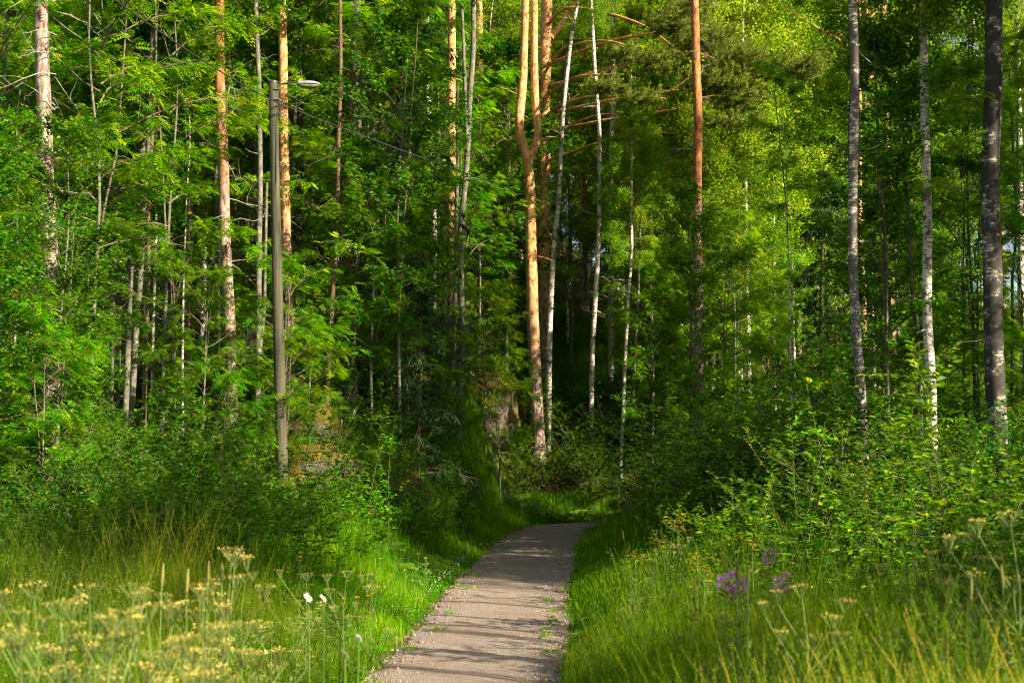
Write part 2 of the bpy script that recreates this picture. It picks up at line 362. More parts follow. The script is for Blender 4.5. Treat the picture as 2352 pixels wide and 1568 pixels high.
def crown(seed, H, spread, nl, prof, el0, bend, nsub, sublen, style, nleaf, size, mats, top=True, sub_bend=-.3, wob=.12, r0=.05, z0=0):
    global rng
    rng = np.random.default_rng(seed); mb = MB()
    t = (np.arange(nl) + rng.random(nl)) / nl; t = np.clip(t, 0, 1); az = np.arange(nl) * 2.4 + rng.normal(0, .5, nl)
    L = spread * prof(t) * rng.uniform(.65, 1.15, nl)
    P0 = np.zeros((nl, 3)); P0[:, 2] = z0 + H * t
    el = el0 * (1 - t) + 1.1 * t if top else np.full(nl, el0); el = el + rng.normal(0, .12, nl)
    K = 7; B = curves(P0, az, el, L, K, bend, wob); Rr = np.linspace(1, .25, K)[None] * (r0 * (L / spread))[:, None]
    mb.tubes(B, Rr, 4, 0)
    if top: # leader
        Ld = curves(np.array([[0, 0, z0 - .01]]), np.array([0.]), np.array([1.5]), np.array([H]), 8, 0, .04); mb.tubes(Ld, np.linspace(r0, .01, 8)[None], 5, 0)
    ts = rng.uniform(.22, 1, (nl, nsub)); C, T = along(B, ts)
    C = C.reshape(-1, 3); T = T.reshape(-1, 3); n = len(C)
    az2 = np.arctan2(T[:, 1], T[:, 0]) + rng.choice([-1, 1], n) * rng.uniform(.35, 1.25, n); e2 = np.arcsin(np.clip(T[:, 2], -1, 1)) + rng.normal(.1, .35, n)
    L2 = sublen * rng.uniform(.5, 1.2, n) * np.repeat(np.clip(L / spread, .35, 1), nsub)
    S2 = curves(C, az2, e2, L2, 5, sub_bend, wob * 1.3); mb.tubes(S2, np.linspace(1, .3, 5)[None] * np.full(n, .0055)[:, None], 3, 0)
    tl = rng.uniform(.15, 1, (n, nleaf)); LP, LT = along(S2, tl); LP = LP.reshape(-1, 3); LT = LT.reshape(-1, 3); m = len(LP)
    up = np.array([0, 0, 1.])
    if style == 'rowan':
        a = np.arctan2(LT[:, 1], LT[:, 0]) + rng.normal(0, .9, m); A = np.stack([np.cos(a), np.sin(a), rng.normal(.0, .4, m)], 1)
        pinnate(mb, LP, unit(A), unit(up + rng.normal(0, .42, (m, 3))), size * rng.uniform(.7, 1.2, m), 5, 1, .36)
    elif style == 'birch':
        a = rng.uniform(0, 2 * PI, m); A = np.stack([np.cos(a) * .7, np.sin(a) * .7, rng.uniform(-1.4, .2, m)], 1); Nn = unit(rng.normal(0, 1, (m, 3)) + up * .3)
        LP = LP + rng.normal(0, .10, (m, 3)); mb.leaves(LP, A, Nn, size * rng.uniform(.7, 1.3, m), size * .8, 1)
    elif style == 'round':
        a = rng.uniform(0, 2 * PI, m); A = np.stack([np.cos(a), np.sin(a), rng.uniform(-.6, .4, m)], 1); Nn = unit(up * .9 + rng.normal(0, .6, (m, 3))); LP = LP + rng.normal(0, .06, (m, 3))
        mb.leaves(LP, A, Nn, size * rng.uniform(.6, 1.3, m), size * .78, 1, None, True)
    elif style == 'pine':
        nn = 16; LPx = np.repeat(LP, nn, 0); Tx = np.repeat(LT, nn, 0); A = unit(Tx * .55 + up * .25 + rng.normal(0, .62, Tx.shape))
        mb.leaves(LPx, A, rng.normal(0, 1, A.shape), size * rng.uniform(.7, 1.2, len(A)), .011, 1, np.repeat(rng.random(m), nn) * .7 + rng.random(m * nn) * .3)
    elif style == 'spruce':
        # hanging comb of twiglets, each a narrow needle brush
        S = unit(np.cross(LT, up)); sg = rng.choice([-1, 1], m)[:, None]; A = unit(LT * .5 + S * sg * .55 - up * rng.uniform(.2, 1.1, (m, 1)))
        l = size * rng.uniform(.6, 1.2, m)
        for q in range(3):
            mb.leaves(LP, A + rng.normal(0, .08, A.shape), rng.normal(0, 1, A.shape) + up * .6, l, .03, 1)
        nn = 5
        for q in range(nn):
            f = (q + .5) / nn; c = LP + A * (l * f)[:, None]
            mb.leaves(c, A * .5 + rng.normal(0, .75, A.shape), rng.normal(0, 1, A.shape), .05, .014, 1)
    return mb.mesh(style + '_crown', mats)
pr_round = lambda t: np.sqrt(np.clip(1 - (2 * t - .85) ** 2 * .8, .05, 1))
pr_cone = lambda t: np.clip(1.02 - t, .04, 1) ** .8
pr_umb = lambda t: .55 + .45 * np.sin(PI * np.clip(t + .15, 0, 1))
TW = M['twig']
PR = {}
for i in range(3):
    PR['rowan%d' % i] = crown(100 + i, 5.5, 2.3, 28, pr_round, .45, -.55, 11, .8, 'rowan', 11, .21, [TW, M['rowan']], r0=.02)
for i in range(2):
    PR['srowan%d' % i] = crown(110 + i, 2.6, 1.25, 14, pr_round, .6, -.5, 8, .5, 'rowan', 10, .19, [TW, M['rowan']], r0=.011)
for i in range(3):
    PR['birch%d' % i] = crown(120 + i, 10, 2.5, 44, pr_round, .55, -.9, 16, 1.2, 'birch', 52, .072, [TW, M['birch']], sub_bend=-1.5, r0=.022)
for i in range(2):
    PR['round%d' % i] = crown(130 + i, 6.5, 1.9, 34, pr_round, .6, -.35, 12, .75, 'round', 26, .08, [TW, M['round']], r0=.018)
for i in range(2):
    PR['pine%d' % i] = crown(140 + i, 6.5, 3.0, 26, pr_umb, .35, .1, 14, .8, 'pine', 9, .10, [M['orange'], M['pine']], sub_bend=.3, r0=.07)
for i in range(2):
    PR['spruce%d' % i] = crown(150 + i, 14, 2.6, 130, pr_cone, -.05, -.25, 12, .7, 'spruce', 7, .17, [M['b_spruce'], M['spruce']], top=False, sub_bend=-.5, r0=.03)
PR['sspruce0'] = crown(155, 5, 1.35, 60, pr_cone, .1, -.3, 9, .45, 'spruce', 7, .12, [M['b_spruce'], M['spruce']], top=False, sub_bend=-.4, r0=.02)
# bare dead branch whorls
def deadset(seed, H, n, L, mat, r0=.010):
    global rng
    rng = np.random.default_rng(seed); mb = MB(); z = rng.uniform(0, H, n); P0 = np.zeros((n, 3)); P0[:, 2] = z
    B = curves(P0, rng.uniform(0, 2 * PI, n), rng.normal(.1, .35, n), L * rng.uniform(.3, 1.2, n), 6, rng.normal(-.3, .3), .2)
    mb.tubes(B, np.linspace(1, .2, 6)[None] * np.full(n, r0)[:, None], 4, 0)
    C, T = along(B, rng.uniform(.3, .95, (n, 4))); C = C.reshape(-1, 3); T = T.reshape(-1, 3); k = len(C)
    a = np.arctan2(T[:, 1], T[:, 0]) + rng.choice([-1, 1], k) * rng.uniform(.4, 1.2, k)
    mb.tubes(curves(C, a, rng.normal(0, .5, k), L * rng.uniform(.15, .5, k), 5, -.4, .25), np.linspace(1, .3, 5)[None] * np.full(k, r0 * .4)[:, None], 3, 0)
    return mb.mesh('dead_branches', [mat])
PR['dead0'] = deadset(160, 9, 26, 1.3, M['twig_pale']); PR['dead1'] = deadset(161, 9, 18, 1.0, M['twig_pale']); PR['dead2'] = deadset(162, 6, 16, .9, TW, .01)
# leafy shrubs
def shrub(seed, H, ns, lean, nl, size, mat, ratio=.5, branch=5):
    global rng
    rng = np.random.default_rng(seed); mb = MB(); P0 = np.stack([rng.normal(0, .12, ns), rng.normal(0, .12, ns), np.full(ns, -.05)], 1)
    B = curves(P0, rng.uniform(0, 2 * PI, ns), rng.uniform(1.45 - lean, 1.5, ns), H * rng.uniform(.55, 1.1, ns), 7, -.25, .09)
    mb.tubes(B, np.linspace(1, .25, 7)[None] * np.full(ns, .008)[:, None], 4, 0)
    C, T = along(B, rng.uniform(.2, .95, (ns, branch))); C = C.reshape(-1, 3); n = len(C)
    S = curves(C, rng.uniform(0, 2 * PI, n), rng.uniform(.1, 1.1, n), H * rng.uniform(.12, .38, n), 5, -.2, .12)
    mb.tubes(S, np.linspace(1, .3, 5)[None] * np.full(n, .0028)[:, None], 3, 0)
    for Q, k in ((S, nl), (B, nl * 2)):
        t = np.sort(rng.uniform(.15 if Q is S else .45, 1, (len(Q), k)), 1); P, T = along(Q, t); sz = size * (1.15 - .5 * t) * rng.uniform(.75, 1.2, t.shape)
        P = P.reshape(-1, 3); T = T.reshape(-1, 3); m = len(P); az = rng.uniform(0, 2 * PI, m)
        rad = np.stack([np.cos(az), np.sin(az), np.zeros(m)], 1); A = unit(rad + T * .55 + rng.normal(0, .12, (m, 3)) - [0, 0, .12])
        mb.leaves(P, A, unit(np.array([0, 0, 1.]) + rad * -.1 + rng.normal(0, .28, (m, 3))), sz.ravel(), sz.ravel() * ratio, 1, None, True)
    return mb.mesh('shrub_foliage', [M['twig'], mat])
for i in range(4): PR['shrub%d' % i] = shrub(200 + i, (1.5, 2.0, 2.5, 1.2)[i], (6, 6, 7, 5)[i], .6, (13, 14, 14, 12)[i], (.092, .095, .085, .1)[i], M['shrub'], .58, (8, 9, 11, 7)[i])
for i in range(2): PR['sapling%d' % i] = shrub(210 + i, (2.6, 2.1)[i], 5, .35, 15, .115, M['shrub'], .45, 9)
PR['bush0'] = shrub(220, 2.6, 16, .9, 20, .066, M['round'], .75, 16); PR['bush1'] = shrub(221, 2.0, 14, 1.0, 20, .066, M['round'], .75, 14)

# ------------------------------------------------------------------ trees with traced trunks
BK = {'birch': 'b_birch', 'oldbirch': 'b_birch_dark', 'pine': 'b_pine', 'grey': 'b_grey', 'spruce': 'b_spruce', 'redpine': 'b_red', 'orange': 'orange', 'speckled': 'b_speck', 'palepine': 'b_palepine', 'darkpine': 'b_darkpine'}
def resample(P, n):
    P = np.array(P, float)
    if len(P) > 2:   # Catmull-Rom
        Q = np.vstack([2 * P[0] - P[1], P, 2 * P[-1] - P[-2]]); out = []
        for i in range(1, len(Q) - 2):
            for t in np.linspace(0, 1, 8, endpoint=False):
                a, b, c, d_ = Q[i-1:i+3]; out.append(.5 * (2 * b + (c - a) * t + (2 * a - 5 * b + 4 * c - d_) * t * t + (3 * b - a - 3 * c + d_) * t ** 3))
        out.append(P[-1]); P = np.array(out)
    s = np.r_[0, np.cumsum(np.linalg.norm(np.diff(P, axis=0), axis=1))]; tt = np.linspace(0, s[-1], n)
    return np.stack([np.interp(tt, s, P[:, k]) for k in range(3)], 1)
def traced(name, kind, d, way, w0, w1, H, label, crowns=(), extra=(), group=None, dead=None, rs=None, cat='tree'):
    """way = trunk in photo units from the base up at depth d; widths likewise; H = full height"""
    r_ = np.random.default_rng(int(way[0][0] * 7 + d * 13))
    p0 = at(way[0][0], way[0][1], d); base = np.array([p0[0], d, float(ground(p0[0], d)) - .12])
    P = [base] + [at(u, v, d) for u, v in way[1:] if at(u, v, d)[2] > base[2] + .6]
    if len(P) < 2: P.append(base + [0, 0, 3])
    if P[-1][2] - base[2] < H:
        dv = P[-1] - P[-2]; dv = unit(dv * [.5, 0, 1]); last = P[-1]
        P.append(last + dv * (H - (last[2] - base[2])))
    for k in range(1, len(P)): P[k] = P[k] + np.array([0, r_.normal(0, .06), 0])
    C = resample(P, 34); hz = (C[:, 2] - base[2]); C[1:, :2] += np.stack([fnoise(hz[1:], hz[1:] * 0, 1.9, base[0]), fnoise(hz[1:], hz[1:] * 0, 1.7, d)], 1) * .05
    m = d / FPX; ztop = at(0, 0, d)[2] - base[2]
    R = np.interp(hz, [0, .5, min(max(ztop, 4), H * .8), H], [w0 * .62 * m, w0 * .5 * m, w1 * .5 * m, w1 * .12 * m])
    e = empty(name, base); mb = MB(); mb.tubes((C - base)[None], R[None], 12, 0)
    for ex in extra:      # forks and limbs, same trunk mesh
        wy, a, b = ex[:3]; dz = ex[3] if len(ex) > 3 else 0
        Q = np.array([at(u, v, d + dz * i / max(1, len(wy) - 1)) for i, (u, v) in enumerate(wy)]); Q = resample(Q, 16) - base
        mb.tubes(Q[None], np.linspace(a * .5 * m, b * .5 * m, 16)[None], 8, 0)
    # stubs
    ns = r_.integers(8, 18); i_ = r_.integers(6, 30, ns); az = r_.uniform(0, 2 * PI, ns)
    B = curves(C[i_] - base, az, r_.normal(.2, .3, ns), r_.uniform(.1, .9, ns), 4, -.2, .2, r_); mb.tubes(B, np.linspace(.014, .006, 4)[None] * np.ones((ns, 1)), 4, 0)
    t = link('trunk', mb.mesh('trunk', [M[BK[kind]]]), e)
    for (pk, hz0, sc) in crowns:
        i = int(np.argmin(np.abs(hz - hz0))); c = link('crown', PR[pk], e, C[i] - base, r_.uniform(0, 6.28), sc)
        dv = unit(C[min(i + 6, 33)] - C[i]); c.rotation_euler = (-math.asin(dv[1]) * .9, math.asin(dv[0]) * .9, r_.uniform(0, 6.28)) if pk[:3] != 'xxx' else (0, 0, 0)
    if dead:
        link('dead_crown', PR[dead[0]], e, C[int(np.argmin(np.abs(hz - dead[1])))] - base, r_.uniform(0, 6.28), dead[2] if len(dead) > 2 else 1)  # bare dead branches on the trunk, apart from the leafy crown
    tag(e, label, cat, group); return e

T_ = traced
# --- left side
T_('pine_tree', 'palepine', 25.5, [(118, 960), (110, 600), (104, 300), (97, 0)], 42, 32, 19, 'thick pale-barked pine at the far left, sunlit pinkish trunk behind shrubs', [('pine0', 13.5, 1)], dead=('dead0', 4))
T_('pine_tree', 'orange', 44, [(80, 960), (77, 400), (75, 110), (70, 0)], 16, 14, 22, 'slender orange pine just left of and behind the thick pale-barked pine', [('pine1', 15, .9)], dead=('dead1', 6))
T_('aspen_tree', 'grey', 31, [(288, 880), (305, 600), (330, 330), (345, 180)], 15, 10, 13, 'grey leaning aspen, left one of the close pair before the dark hollow', [('round0', 7.5, .9)], dead=('dead2', 3))
T_('aspen_tree', 'grey', 30.5, [(300, 900), (318, 640), (345, 330), (352, 100)], 15, 10, 14, 'grey aspen crossing behind a thin red-barked pine stem, right one of the close pair', [('round1', 8.5, .9)], dead=('dead2', 4))
T_('young_pine', 'redpine', 30, [(331, 920), (338, 574), (357, 205), (362, 60)], 10, 7, 12, 'thin reddish young pine stem beside the pair of grey aspens', [('pine1', 9.5, .5)], dead=('dead1', 3, .6))
T_('birch_tree', 'oldbirch', 38, [(383, 940), (381, 650), (375, 300), (370, 60)], 13, 8, 16, 'thin flecked birch standing right of the reddish young pine stem', [('birch0', 9, .75)])
T_('birch_tree', 'birch', 43, [(315, 900), (311, 680), (290, 300), (285, 100)], 9, 6, 15, 'very thin pale birch seen between the two grey aspens', [('birch1', 9, .6)])
T_('aspen_tree', 'grey', 36, [(420, 800), (436, 574), (440, 300), (443, 100)], 15, 11, 15, 'straight grey aspen in shade, halfway between the left birch and the ruddy pine', [('round0', 9, .9)], dead=('dead2', 3))
T_('birch_tree', 'oldbirch', 42, [(454, 830), (452, 560), (450, 300)], 9, 6, 14, 'slim shaded birch with dark flecks just right of a straight grey aspen', [('birch2', 8, .6)])
T_('leaning_tree', 'grey', 34, [(432, 800), (487, 647), (502, 293), (506, 150)], 8, 6, 10, 'thin grey stem leaning right toward the ruddy pine trunk', [('srowan0', 7, 1.2)])
T_('leaning_tree', 'birch', 33, [(352, 720), (366, 366), (420, 290), (470, 220)], 7, 6, 7, 'bare pale stem bending sharply right high in the rowan leaves', [])
T_('pine_tree', 'darkpine', 29.5, [(533, 985), (527, 720), (513, 366), (505, 183), (503, 0)], 29, 22, 22, 'ruddy pine with peeling orange upper bark, left of the lamp post', [('pine0', 13.5, 1)], dead=('dead0', 4))
T_('pine_tree', 'pine', 41, [(578, 800), (586, 695), (596, 400), (600, 100)], 20, 13, 20, 'tilted pine with a swollen grey base on the mossy slope left of the lamp post', [('pine1', 14, .9)])
T_('aspen_tree', 'grey', 30, [(585, 1043), (592, 830), (597, 684), (600, 500), (596, 200), (590, 60)], 15, 10, 14, 'smooth grey forked aspen close to the left side of the lamp post', [('round1', 8.5, .9)], [([(592, 850), (606, 720), (610, 560), (613, 420)], 9, 6)])
T_('aspen_tree', 'grey', 33, [(668, 1000), (664, 700), (676, 400)], 9, 7, 12, 'slim grey trunk in front of the glowing orange pine by the lamp head', [('round0', 7, .8)])
T_('birch_tree', 'oldbirch', 33, [(688, 1010), (685, 702), (690, 400), (692, 100)], 18, 12, 17, 'grey flecked birch rising behind the mossy boulder right of the lamp post', [('birch0', 9.5, .8)])
T_('pine_tree', 'pine', 30.5, [(664, 940), (663, 684), (655, 476), (650, 201), (648, 0)], 24, 20, 22, 'glowing orange pine trunk directly behind the lamp head arm', [('pine1', 14, 1)], dead=('dead1', 5))
for u0, u1, vb, w_, k, dd, lb in ((720, 724, 960, 9, 'spruce', 38, 'thin almost black stem in the shade between two pale saplings'), (715, 717, 880, 6, 'birch', 46, 'thread-thin sunlit birch left of the black stem'), (737, 741, 950, 7, 'grey', 37, 'thin grey sapling just left of the brown leaning pine stem')):
    T_('young_tree', k, dd, [(u0, vb), (u1, 600), (u1 + 3, 350)], w_, w_ * .7, 11, lb, [('round1', 6.5, .6)])
T_('young_pine', 'redpine', 30, [(743, 1050), (758, 830), (769, 574), (774, 366), (781, 90)], 12, 8, 13, 'slim brown pine stem leaning right beside the dark thick aspen', [('pine0', 10, .5)], dead=('dead2', 5))
T_('aspen_tree', 'grey', 32, [(811, 1010), (807, 700), (806, 517), (815, 330), (816, 100)], 33, 24, 19, 'stout dark aspen trunk, black above and sunlit grey at the foot', [('round0', 11, 1.2)], dead=('dead2', 7))
# --- centre
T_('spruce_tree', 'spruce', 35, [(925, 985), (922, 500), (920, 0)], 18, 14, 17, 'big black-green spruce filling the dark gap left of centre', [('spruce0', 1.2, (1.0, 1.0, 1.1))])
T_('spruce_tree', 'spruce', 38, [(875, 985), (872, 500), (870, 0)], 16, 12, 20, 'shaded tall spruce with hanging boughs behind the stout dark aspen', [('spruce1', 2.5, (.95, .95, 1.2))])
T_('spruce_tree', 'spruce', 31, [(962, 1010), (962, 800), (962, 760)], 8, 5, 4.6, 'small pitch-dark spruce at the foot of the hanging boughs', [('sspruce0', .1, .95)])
T_('birch_tree', 'birch', 40, [(988, 960), (991, 846), (997, 491), (991, 403), (988, 256), (980, 55)], 14, 10, 18, 'bright white slim birch right of the dark spruce gap', [('birch1', 12, .7)])
T_('pine_tree', 'pine', 40, [(1036, 960), (1035, 539), (1039, 238), (1037, 60)], 22, 19, 23, 'orange pine between the white slim birch and the dark forked aspen', [('pine0', 16, 1)], dead=('dead1', 5))
T_('young_pine', 'orange', 52, [(1020, 900), (1021, 640), (1022, 366), (1024, 200)], 8, 6, 18, 'thin orange pine stem touching the left edge of an orange pine', [('pine1', 12, .6)])
T_('aspen_tree', 'grey', 38.5, [(1052, 1000), (1058, 773), (1056, 549), (1066, 440), (1076, 330), (1078, 220), (1086, 110), (1090, -60)], 15, 12, 17, 'dark grey aspen whose stem forks high up near the middle', [('round1', 12, 1)], [([(1074, 350), (1069, 230), (1064, 92), (1058, -60)], 9, 7)])
T_('aspen_tree', 'grey', 38, [(1017, 990), (1015, 760), (1019, 600), (1012, 420)], 13, 9, 9, 'shaded grey trunk, left of the three dark trunks by the mossy ledge', [('srowan1', 6, .8)])
T_('aspen_tree', 'grey', 39, [(1031, 1000), (1039, 737), (1046, 560)], 12, 8, 9, 'shaded grey trunk, middle of the three dark trunks by the mossy ledge', [('srowan0', 6, .8)])
T_('pine_tree', 'pine', 55, [(1097, 850), (1097, 560), (1100, 300)], 24, 17, 22, 'dim reddish pine trunk half hidden in leaves left of the forked pine', [('pine1', 15, 1)])
T_('pine_tree', 'pine', 45.5, [(1236, 1000), (1227, 810), (1222, 627), (1216, 403), (1213, 363), (1202, 335), (1194, 290), (1202, 183), (1204, 73), (1206, -60)], 31, 18, 22, 'bright orange pine that forks into two glowing stems in the centre', [('pine0', 17, 1)], [([(1213, 372), (1226, 345), (1236, 300), (1230, 238), (1227, 110), (1228, -80)], 18, 16)], dead=('dead1', 6, .6))
LIMBS = [([(1264, 90), (1280, 68), (1300, 40), (1330, -10)], 16, 9, 1), ([(1262, 215), (1280, 205), (1317, 180), (1350, 174), (1405, 172)], 9, 5, -5),
         ([(1262, 262), (1290, 242), (1347, 224), (1400, 222), (1472, 220), (1530, 228)], 10, 4, -4), ([(1262, 368), (1300, 355), (1369, 330), (1453, 311), (1560, 306)], 8, 3, -3),
         ([(1262, 311), (1300, 295), (1332, 278), (1370, 266), (1409, 262), (1440, 275)], 6, 3, -3), ([(1263, 150), (1290, 115), (1330, 100), (1400, 95), (1480, 120)], 8, 3, -4),
         ([(1256, 330), (1290, 250), (1330, 215)], 7, 3, 2), ([(1250, 110), (1220, 60), (1190, 40)], 6, 3, 3), ([(1256, 60), (1300, 20), (1390, 30), (1480, 60), (1550, 110)], 9, 3, -5),
         ([(1256, 200), (1400, 158), (1560, 120), (1700, 140), (1850, 165)], 9, 3, -7.5), ([(1256, 150), (1400, 95), (1540, 68), (1600, 25)], 8, 3, -7.5), ([(1260, 262), (1450, 222), (1640, 198), (1780, 170)], 9, 3, -7.5), ([(1262, 300), (1480, 262), (1700, 240), (1730, 285)], 8, 3, -7.5)]
oldpine = T_('pine_tree', 'pine', 50, [(1240, 930), (1246, 700), (1248, 512), (1251, 330), (1253, 183), (1254, 37), (1256, -60)], 33, 26, 23, 'old stout pine behind the forked pine, long bare limbs reaching right', [('pine1', 18, 1.2)], LIMBS)
T_('birch_tree', 'birch', 46, [(1259, 1000), (1262, 773), (1273, 554), (1281, 476), (1292, 330), (1299, 220), (1314, 73), (1330, -20)], 14, 8, 18, 'dazzling white birch leaning right beside the forked pine', [('birch2', 15.2, .45)])
T_('birch_tree', 'birch', 50, [(1402, 900), (1407, 600), (1407, 403), (1407, 220), (1408, 40)], 14, 10, 21, 'white birch crossed by the bare pine limbs right of centre', [('birch0', 13, .8)])
T_('birch_tree', 'birch', 46, [(1361, 940), (1362, 846), (1369, 664), (1374, 549), (1378, 366), (1371, 240), (1362, 100)], 12, 8, 17, 'white birch with a slightly bowed trunk left of the limb-crossed birch', [('birch1', 14, .6)])
T_('birch_tree', 'birch', 44.5, [(1425, 1059), (1434, 883), (1442, 700), (1453, 554), (1450, 330)], 9, 6, 13, 'very slim speckled birch, left of the two close ones right of centre', [('birch2', 6.5, .55)])
T_('birch_tree', 'grey', 45, [(1446, 1030), (1460, 773), (1469, 590), (1478, 400)], 8, 5, 12, 'very slim greyish sapling, right of the two close ones right of centre', [('birch0', 6.5, .5)])
T_('pine_tree', 'orange', 62, [(1478, 820), (1476, 400), (1475, 92), (1474, 30)], 10, 9, 24, 'thin far orange pine stem rising above the bare pine limbs', [('pine1', 18, .8)])
T_('pine_tree', 'darkpine', 39, [(1605, 900), (1603, 773), (1600, 500), (1599, 256), (1597, 55), (1596, -20)], 26, 19, 22, 'straight dark-footed pine behind grey-green needles, right of centre', [('pine0', 15, 1)], dead=('dead1', 5))
T_('birch_tree', 'birch', 48, [(1634, 930), (1635, 700), (1636, 531), (1639, 256), (1640, 60)], 14, 9, 20, 'white birch immediately right of the dark-footed pine', [('birch1', 12, .8)])
T_('pine_tree', 'orange', 60, [(1762, 800), (1760, 403), (1757, 250)], 11, 9, 20, 'thin orange pine left of a pale-barked pine, halfway to the right birches', [('pine0', 15, .7)])
T_('pine_tree', 'pine', 53, [(1782, 820), (1786, 590), (1785, 458), (1783, 300)], 17, 14, 19, 'pale-barked pine right of a thin orange one, halfway to the right birches', [('pine1', 14, .8)])
T_('birch_tree', 'birch', 56, [(1836, 790), (1835, 664), (1830, 494), (1826, 330)], 12, 8, 18, 'far white birch to the left of the light green spruce', [('birch2', 11, .7)])
T_('spruce_tree', 'spruce', 37, [(1890, 980), (1888, 700), (1886, 500)], 9, 6, 8.0, 'light green young spruce with drooping boughs left of the tall right birch', [('sspruce0', .5, 1.5)])
T_('pine_tree', 'orange', 66, [(1920, 760), (1918, 348), (1916, 200)], 8, 7, 21, 'far thin orange pine just left of the tall right birch', [('pine0', 16, .7)])
# --- right side
T_('birch_tree', 'speckled', 26, [(1985, 1240), (1980, 956), (1969, 773), (1963, 549), (1962, 300), (1960, 0)], 24, 20, 17, 'tall straight speckled birch with clean trunk, left of the right-hand birches', [('birch0', 11.5, .9)])
T_('alder_tree', 'grey', 29, [(2115, 1040), (2112, 773), (2097, 664), (2083, 517), (2078, 380), (2070, 200)], 12, 8, 11, 'dark curved alder stem hugging the left side of the sunlit birch', [('round1', 6.5, .8)])
T_('birch_tree', 'birch', 28, [(2151, 1180), (2145, 993), (2141, 846), (2132, 664), (2126, 476), (2123, 330), (2120, 0)], 25, 20, 19, 'white sunlit birch between the straight speckled birch and the big dark one', [('birch1', 9.5, 1)])
T_('birch_tree', 'oldbirch', 26, [(2293, 1150), (2290, 956), (2284, 700), (2280, 450), (2284, 200), (2284, 0)], 47, 40, 20, 'biggest birch at right, thick trunk blackened with lichen', [('birch2', 10.5, 1.15)])
T_('birch_tree', 'birch', 36, [(2350, 1000), (2348, 700), (2342, 400), (2335, 0)], 17, 13, 15, 'white birch cut by the right edge beyond the biggest birch', [('birch0', 10, .5)])
T_('pine_tree', 'pine', 50, [(2049, 850), (2048, 700), (2042, 450), (2038, 330)], 19, 13, 20, 'dark pine trunk between the straight speckled birch and the curved alder', [('pine0', 15, .8)])
T_('pine_tree', 'pine', 58, [(1996, 860), (1995, 600), (1993, 400)], 12, 9, 19, 'dim pine just right of the straight speckled birch', [('pine1', 15, .7)])
T_('pine_tree', 'orange', 56, [(2104, 830), (2102, 500), (2100, 330)], 12, 9, 19, 'orange pine stem showing behind the curved alder', [('pine0', 15, .7)])
T_('alder_tree', 'grey', 27, [(2262, 1080), (2270, 760), (2262, 560), (2276, 300)], 8, 5, 9, 'thin dark stem left of the biggest birch', [('srowan1', 6, 1.2)])
T_('alder_tree', 'grey', 31, [(2330, 1000), (2322, 700), (2333, 520), (2320, 250)], 8, 6, 10, 'thin crooked stem right of the biggest birch', [('srowan0', 6, 1.3)])

# sunlit needle boughs on the old pine's limbs
def boughs(center_list, d, base, seed):
    global rng
    rng = np.random.default_rng(seed); mb = MB()
    for (u, v, su, sv, n) in center_list:
        c = at(u, v, d) - base; r = np.array([su * d / FPX, 1.0, sv * d / FPX])
        n = int(n * 2.4); Pc = rng.normal(0, .45, (n, 3)); Pc /= np.maximum(1, np.linalg.norm(Pc, axis=1, keepdims=True)); Pc = c + Pc * r
        a = rng.normal(0, .9, n); S = curves(Pc - [.15, 0, .05], a, rng.normal(.3, .3, n), np.full(n, .45), 4, .3, .15); mb.tubes(S, np.linspace(.006, .003, 4)[None] * np.ones((n, 1)), 3, 0)
        LP, LT = along(S, rng.uniform(.3, 1, (n, 5))); LP = np.repeat(LP.reshape(-1, 3), 14, 0); LT = np.repeat(LT.reshape(-1, 3), 14, 0)
        A = unit(LT * .6 + [0, 0, .3] + rng.normal(0, .6, LT.shape)); mb.leaves(LP, A, rng.normal(0, 1, A.shape), rng.uniform(.08, .14, len(A)), .017, 1)
    return mb.mesh('bough', [M['stem'], M['pine']])
ob = np.array(oldpine.location)
link('crown', boughs([(1540, 60, 60, 26, 60), (1620, 95, 80, 30, 90), (1510, 150, 60, 20, 50), (1700, 140, 80, 26, 70), (1640, 190, 90, 30, 110), (1700, 225, 60, 30, 90), (1400, 205, 55, 14, 40), (1480, 235, 50, 12, 30), (1700, 290, 70, 14, 40), (1780, 165, 80, 26, 70), (1850, 160, 50, 20, 50), (1430, 130, 40, 18, 30), (1580, 20, 60, 24, 50)], 42.5, ob, 5), oldpine)

# ------------------------------------------------------------------ generic trees grown from their own small trunks
gen_cache = {}
def genroot(name, kind, H, r, crowns, label, cat, group, dead=None, seed=1):
    key = (name, kind, H, label, seed)
    if key in gen_cache: return gen_cache[key]
    r_ = np.random.default_rng(seed); e = empty(name, (0, 0, 0)); K = 16; z = np.linspace(-.25, H, K)
    C = np.stack([fnoise(z, z * 0, 2.2, seed) * .12 * z / H * 2, fnoise(z, z * 0, 2.6, seed + 3) * .12 * z / H * 2, z], 1)
    mb = MB(); mb.tubes(C[None], (r * np.interp(z / H, [-.1, 0, 1], [1.3, 1.05, .15]))[None], 8, 0); link('trunk', mb.mesh('trunk', [M[BK[kind]]]), e)
    for pk, h, sc in crowns: link('crown', PR[pk], e, (np.interp(h, z, C[:, 0]), np.interp(h, z, C[:, 1]), h), r_.uniform(0, 6), sc)
    if dead: link('dead_crown', PR[dead[0]], e, (0, 0, dead[1]), 0, dead[2])
    tag(e, label, cat, group); gen_cache[key] = e; e['_used'] = 0; return e
def plant(root, x, y, rz=0, sc=1, dz=0):
    if not root.get('_used', 0): o = root; root['_used'] = 1
    else: o = copy_tree(root)
    o.location = (x, y, float(ground(x, y)) + dz); o.rotation_euler = (0, 0, rz); o.scale = (sc, sc, sc); return o
def infr(x, y, m=0): return abs(x) < .36 * y + m
R0 = np.random.default_rng(11)
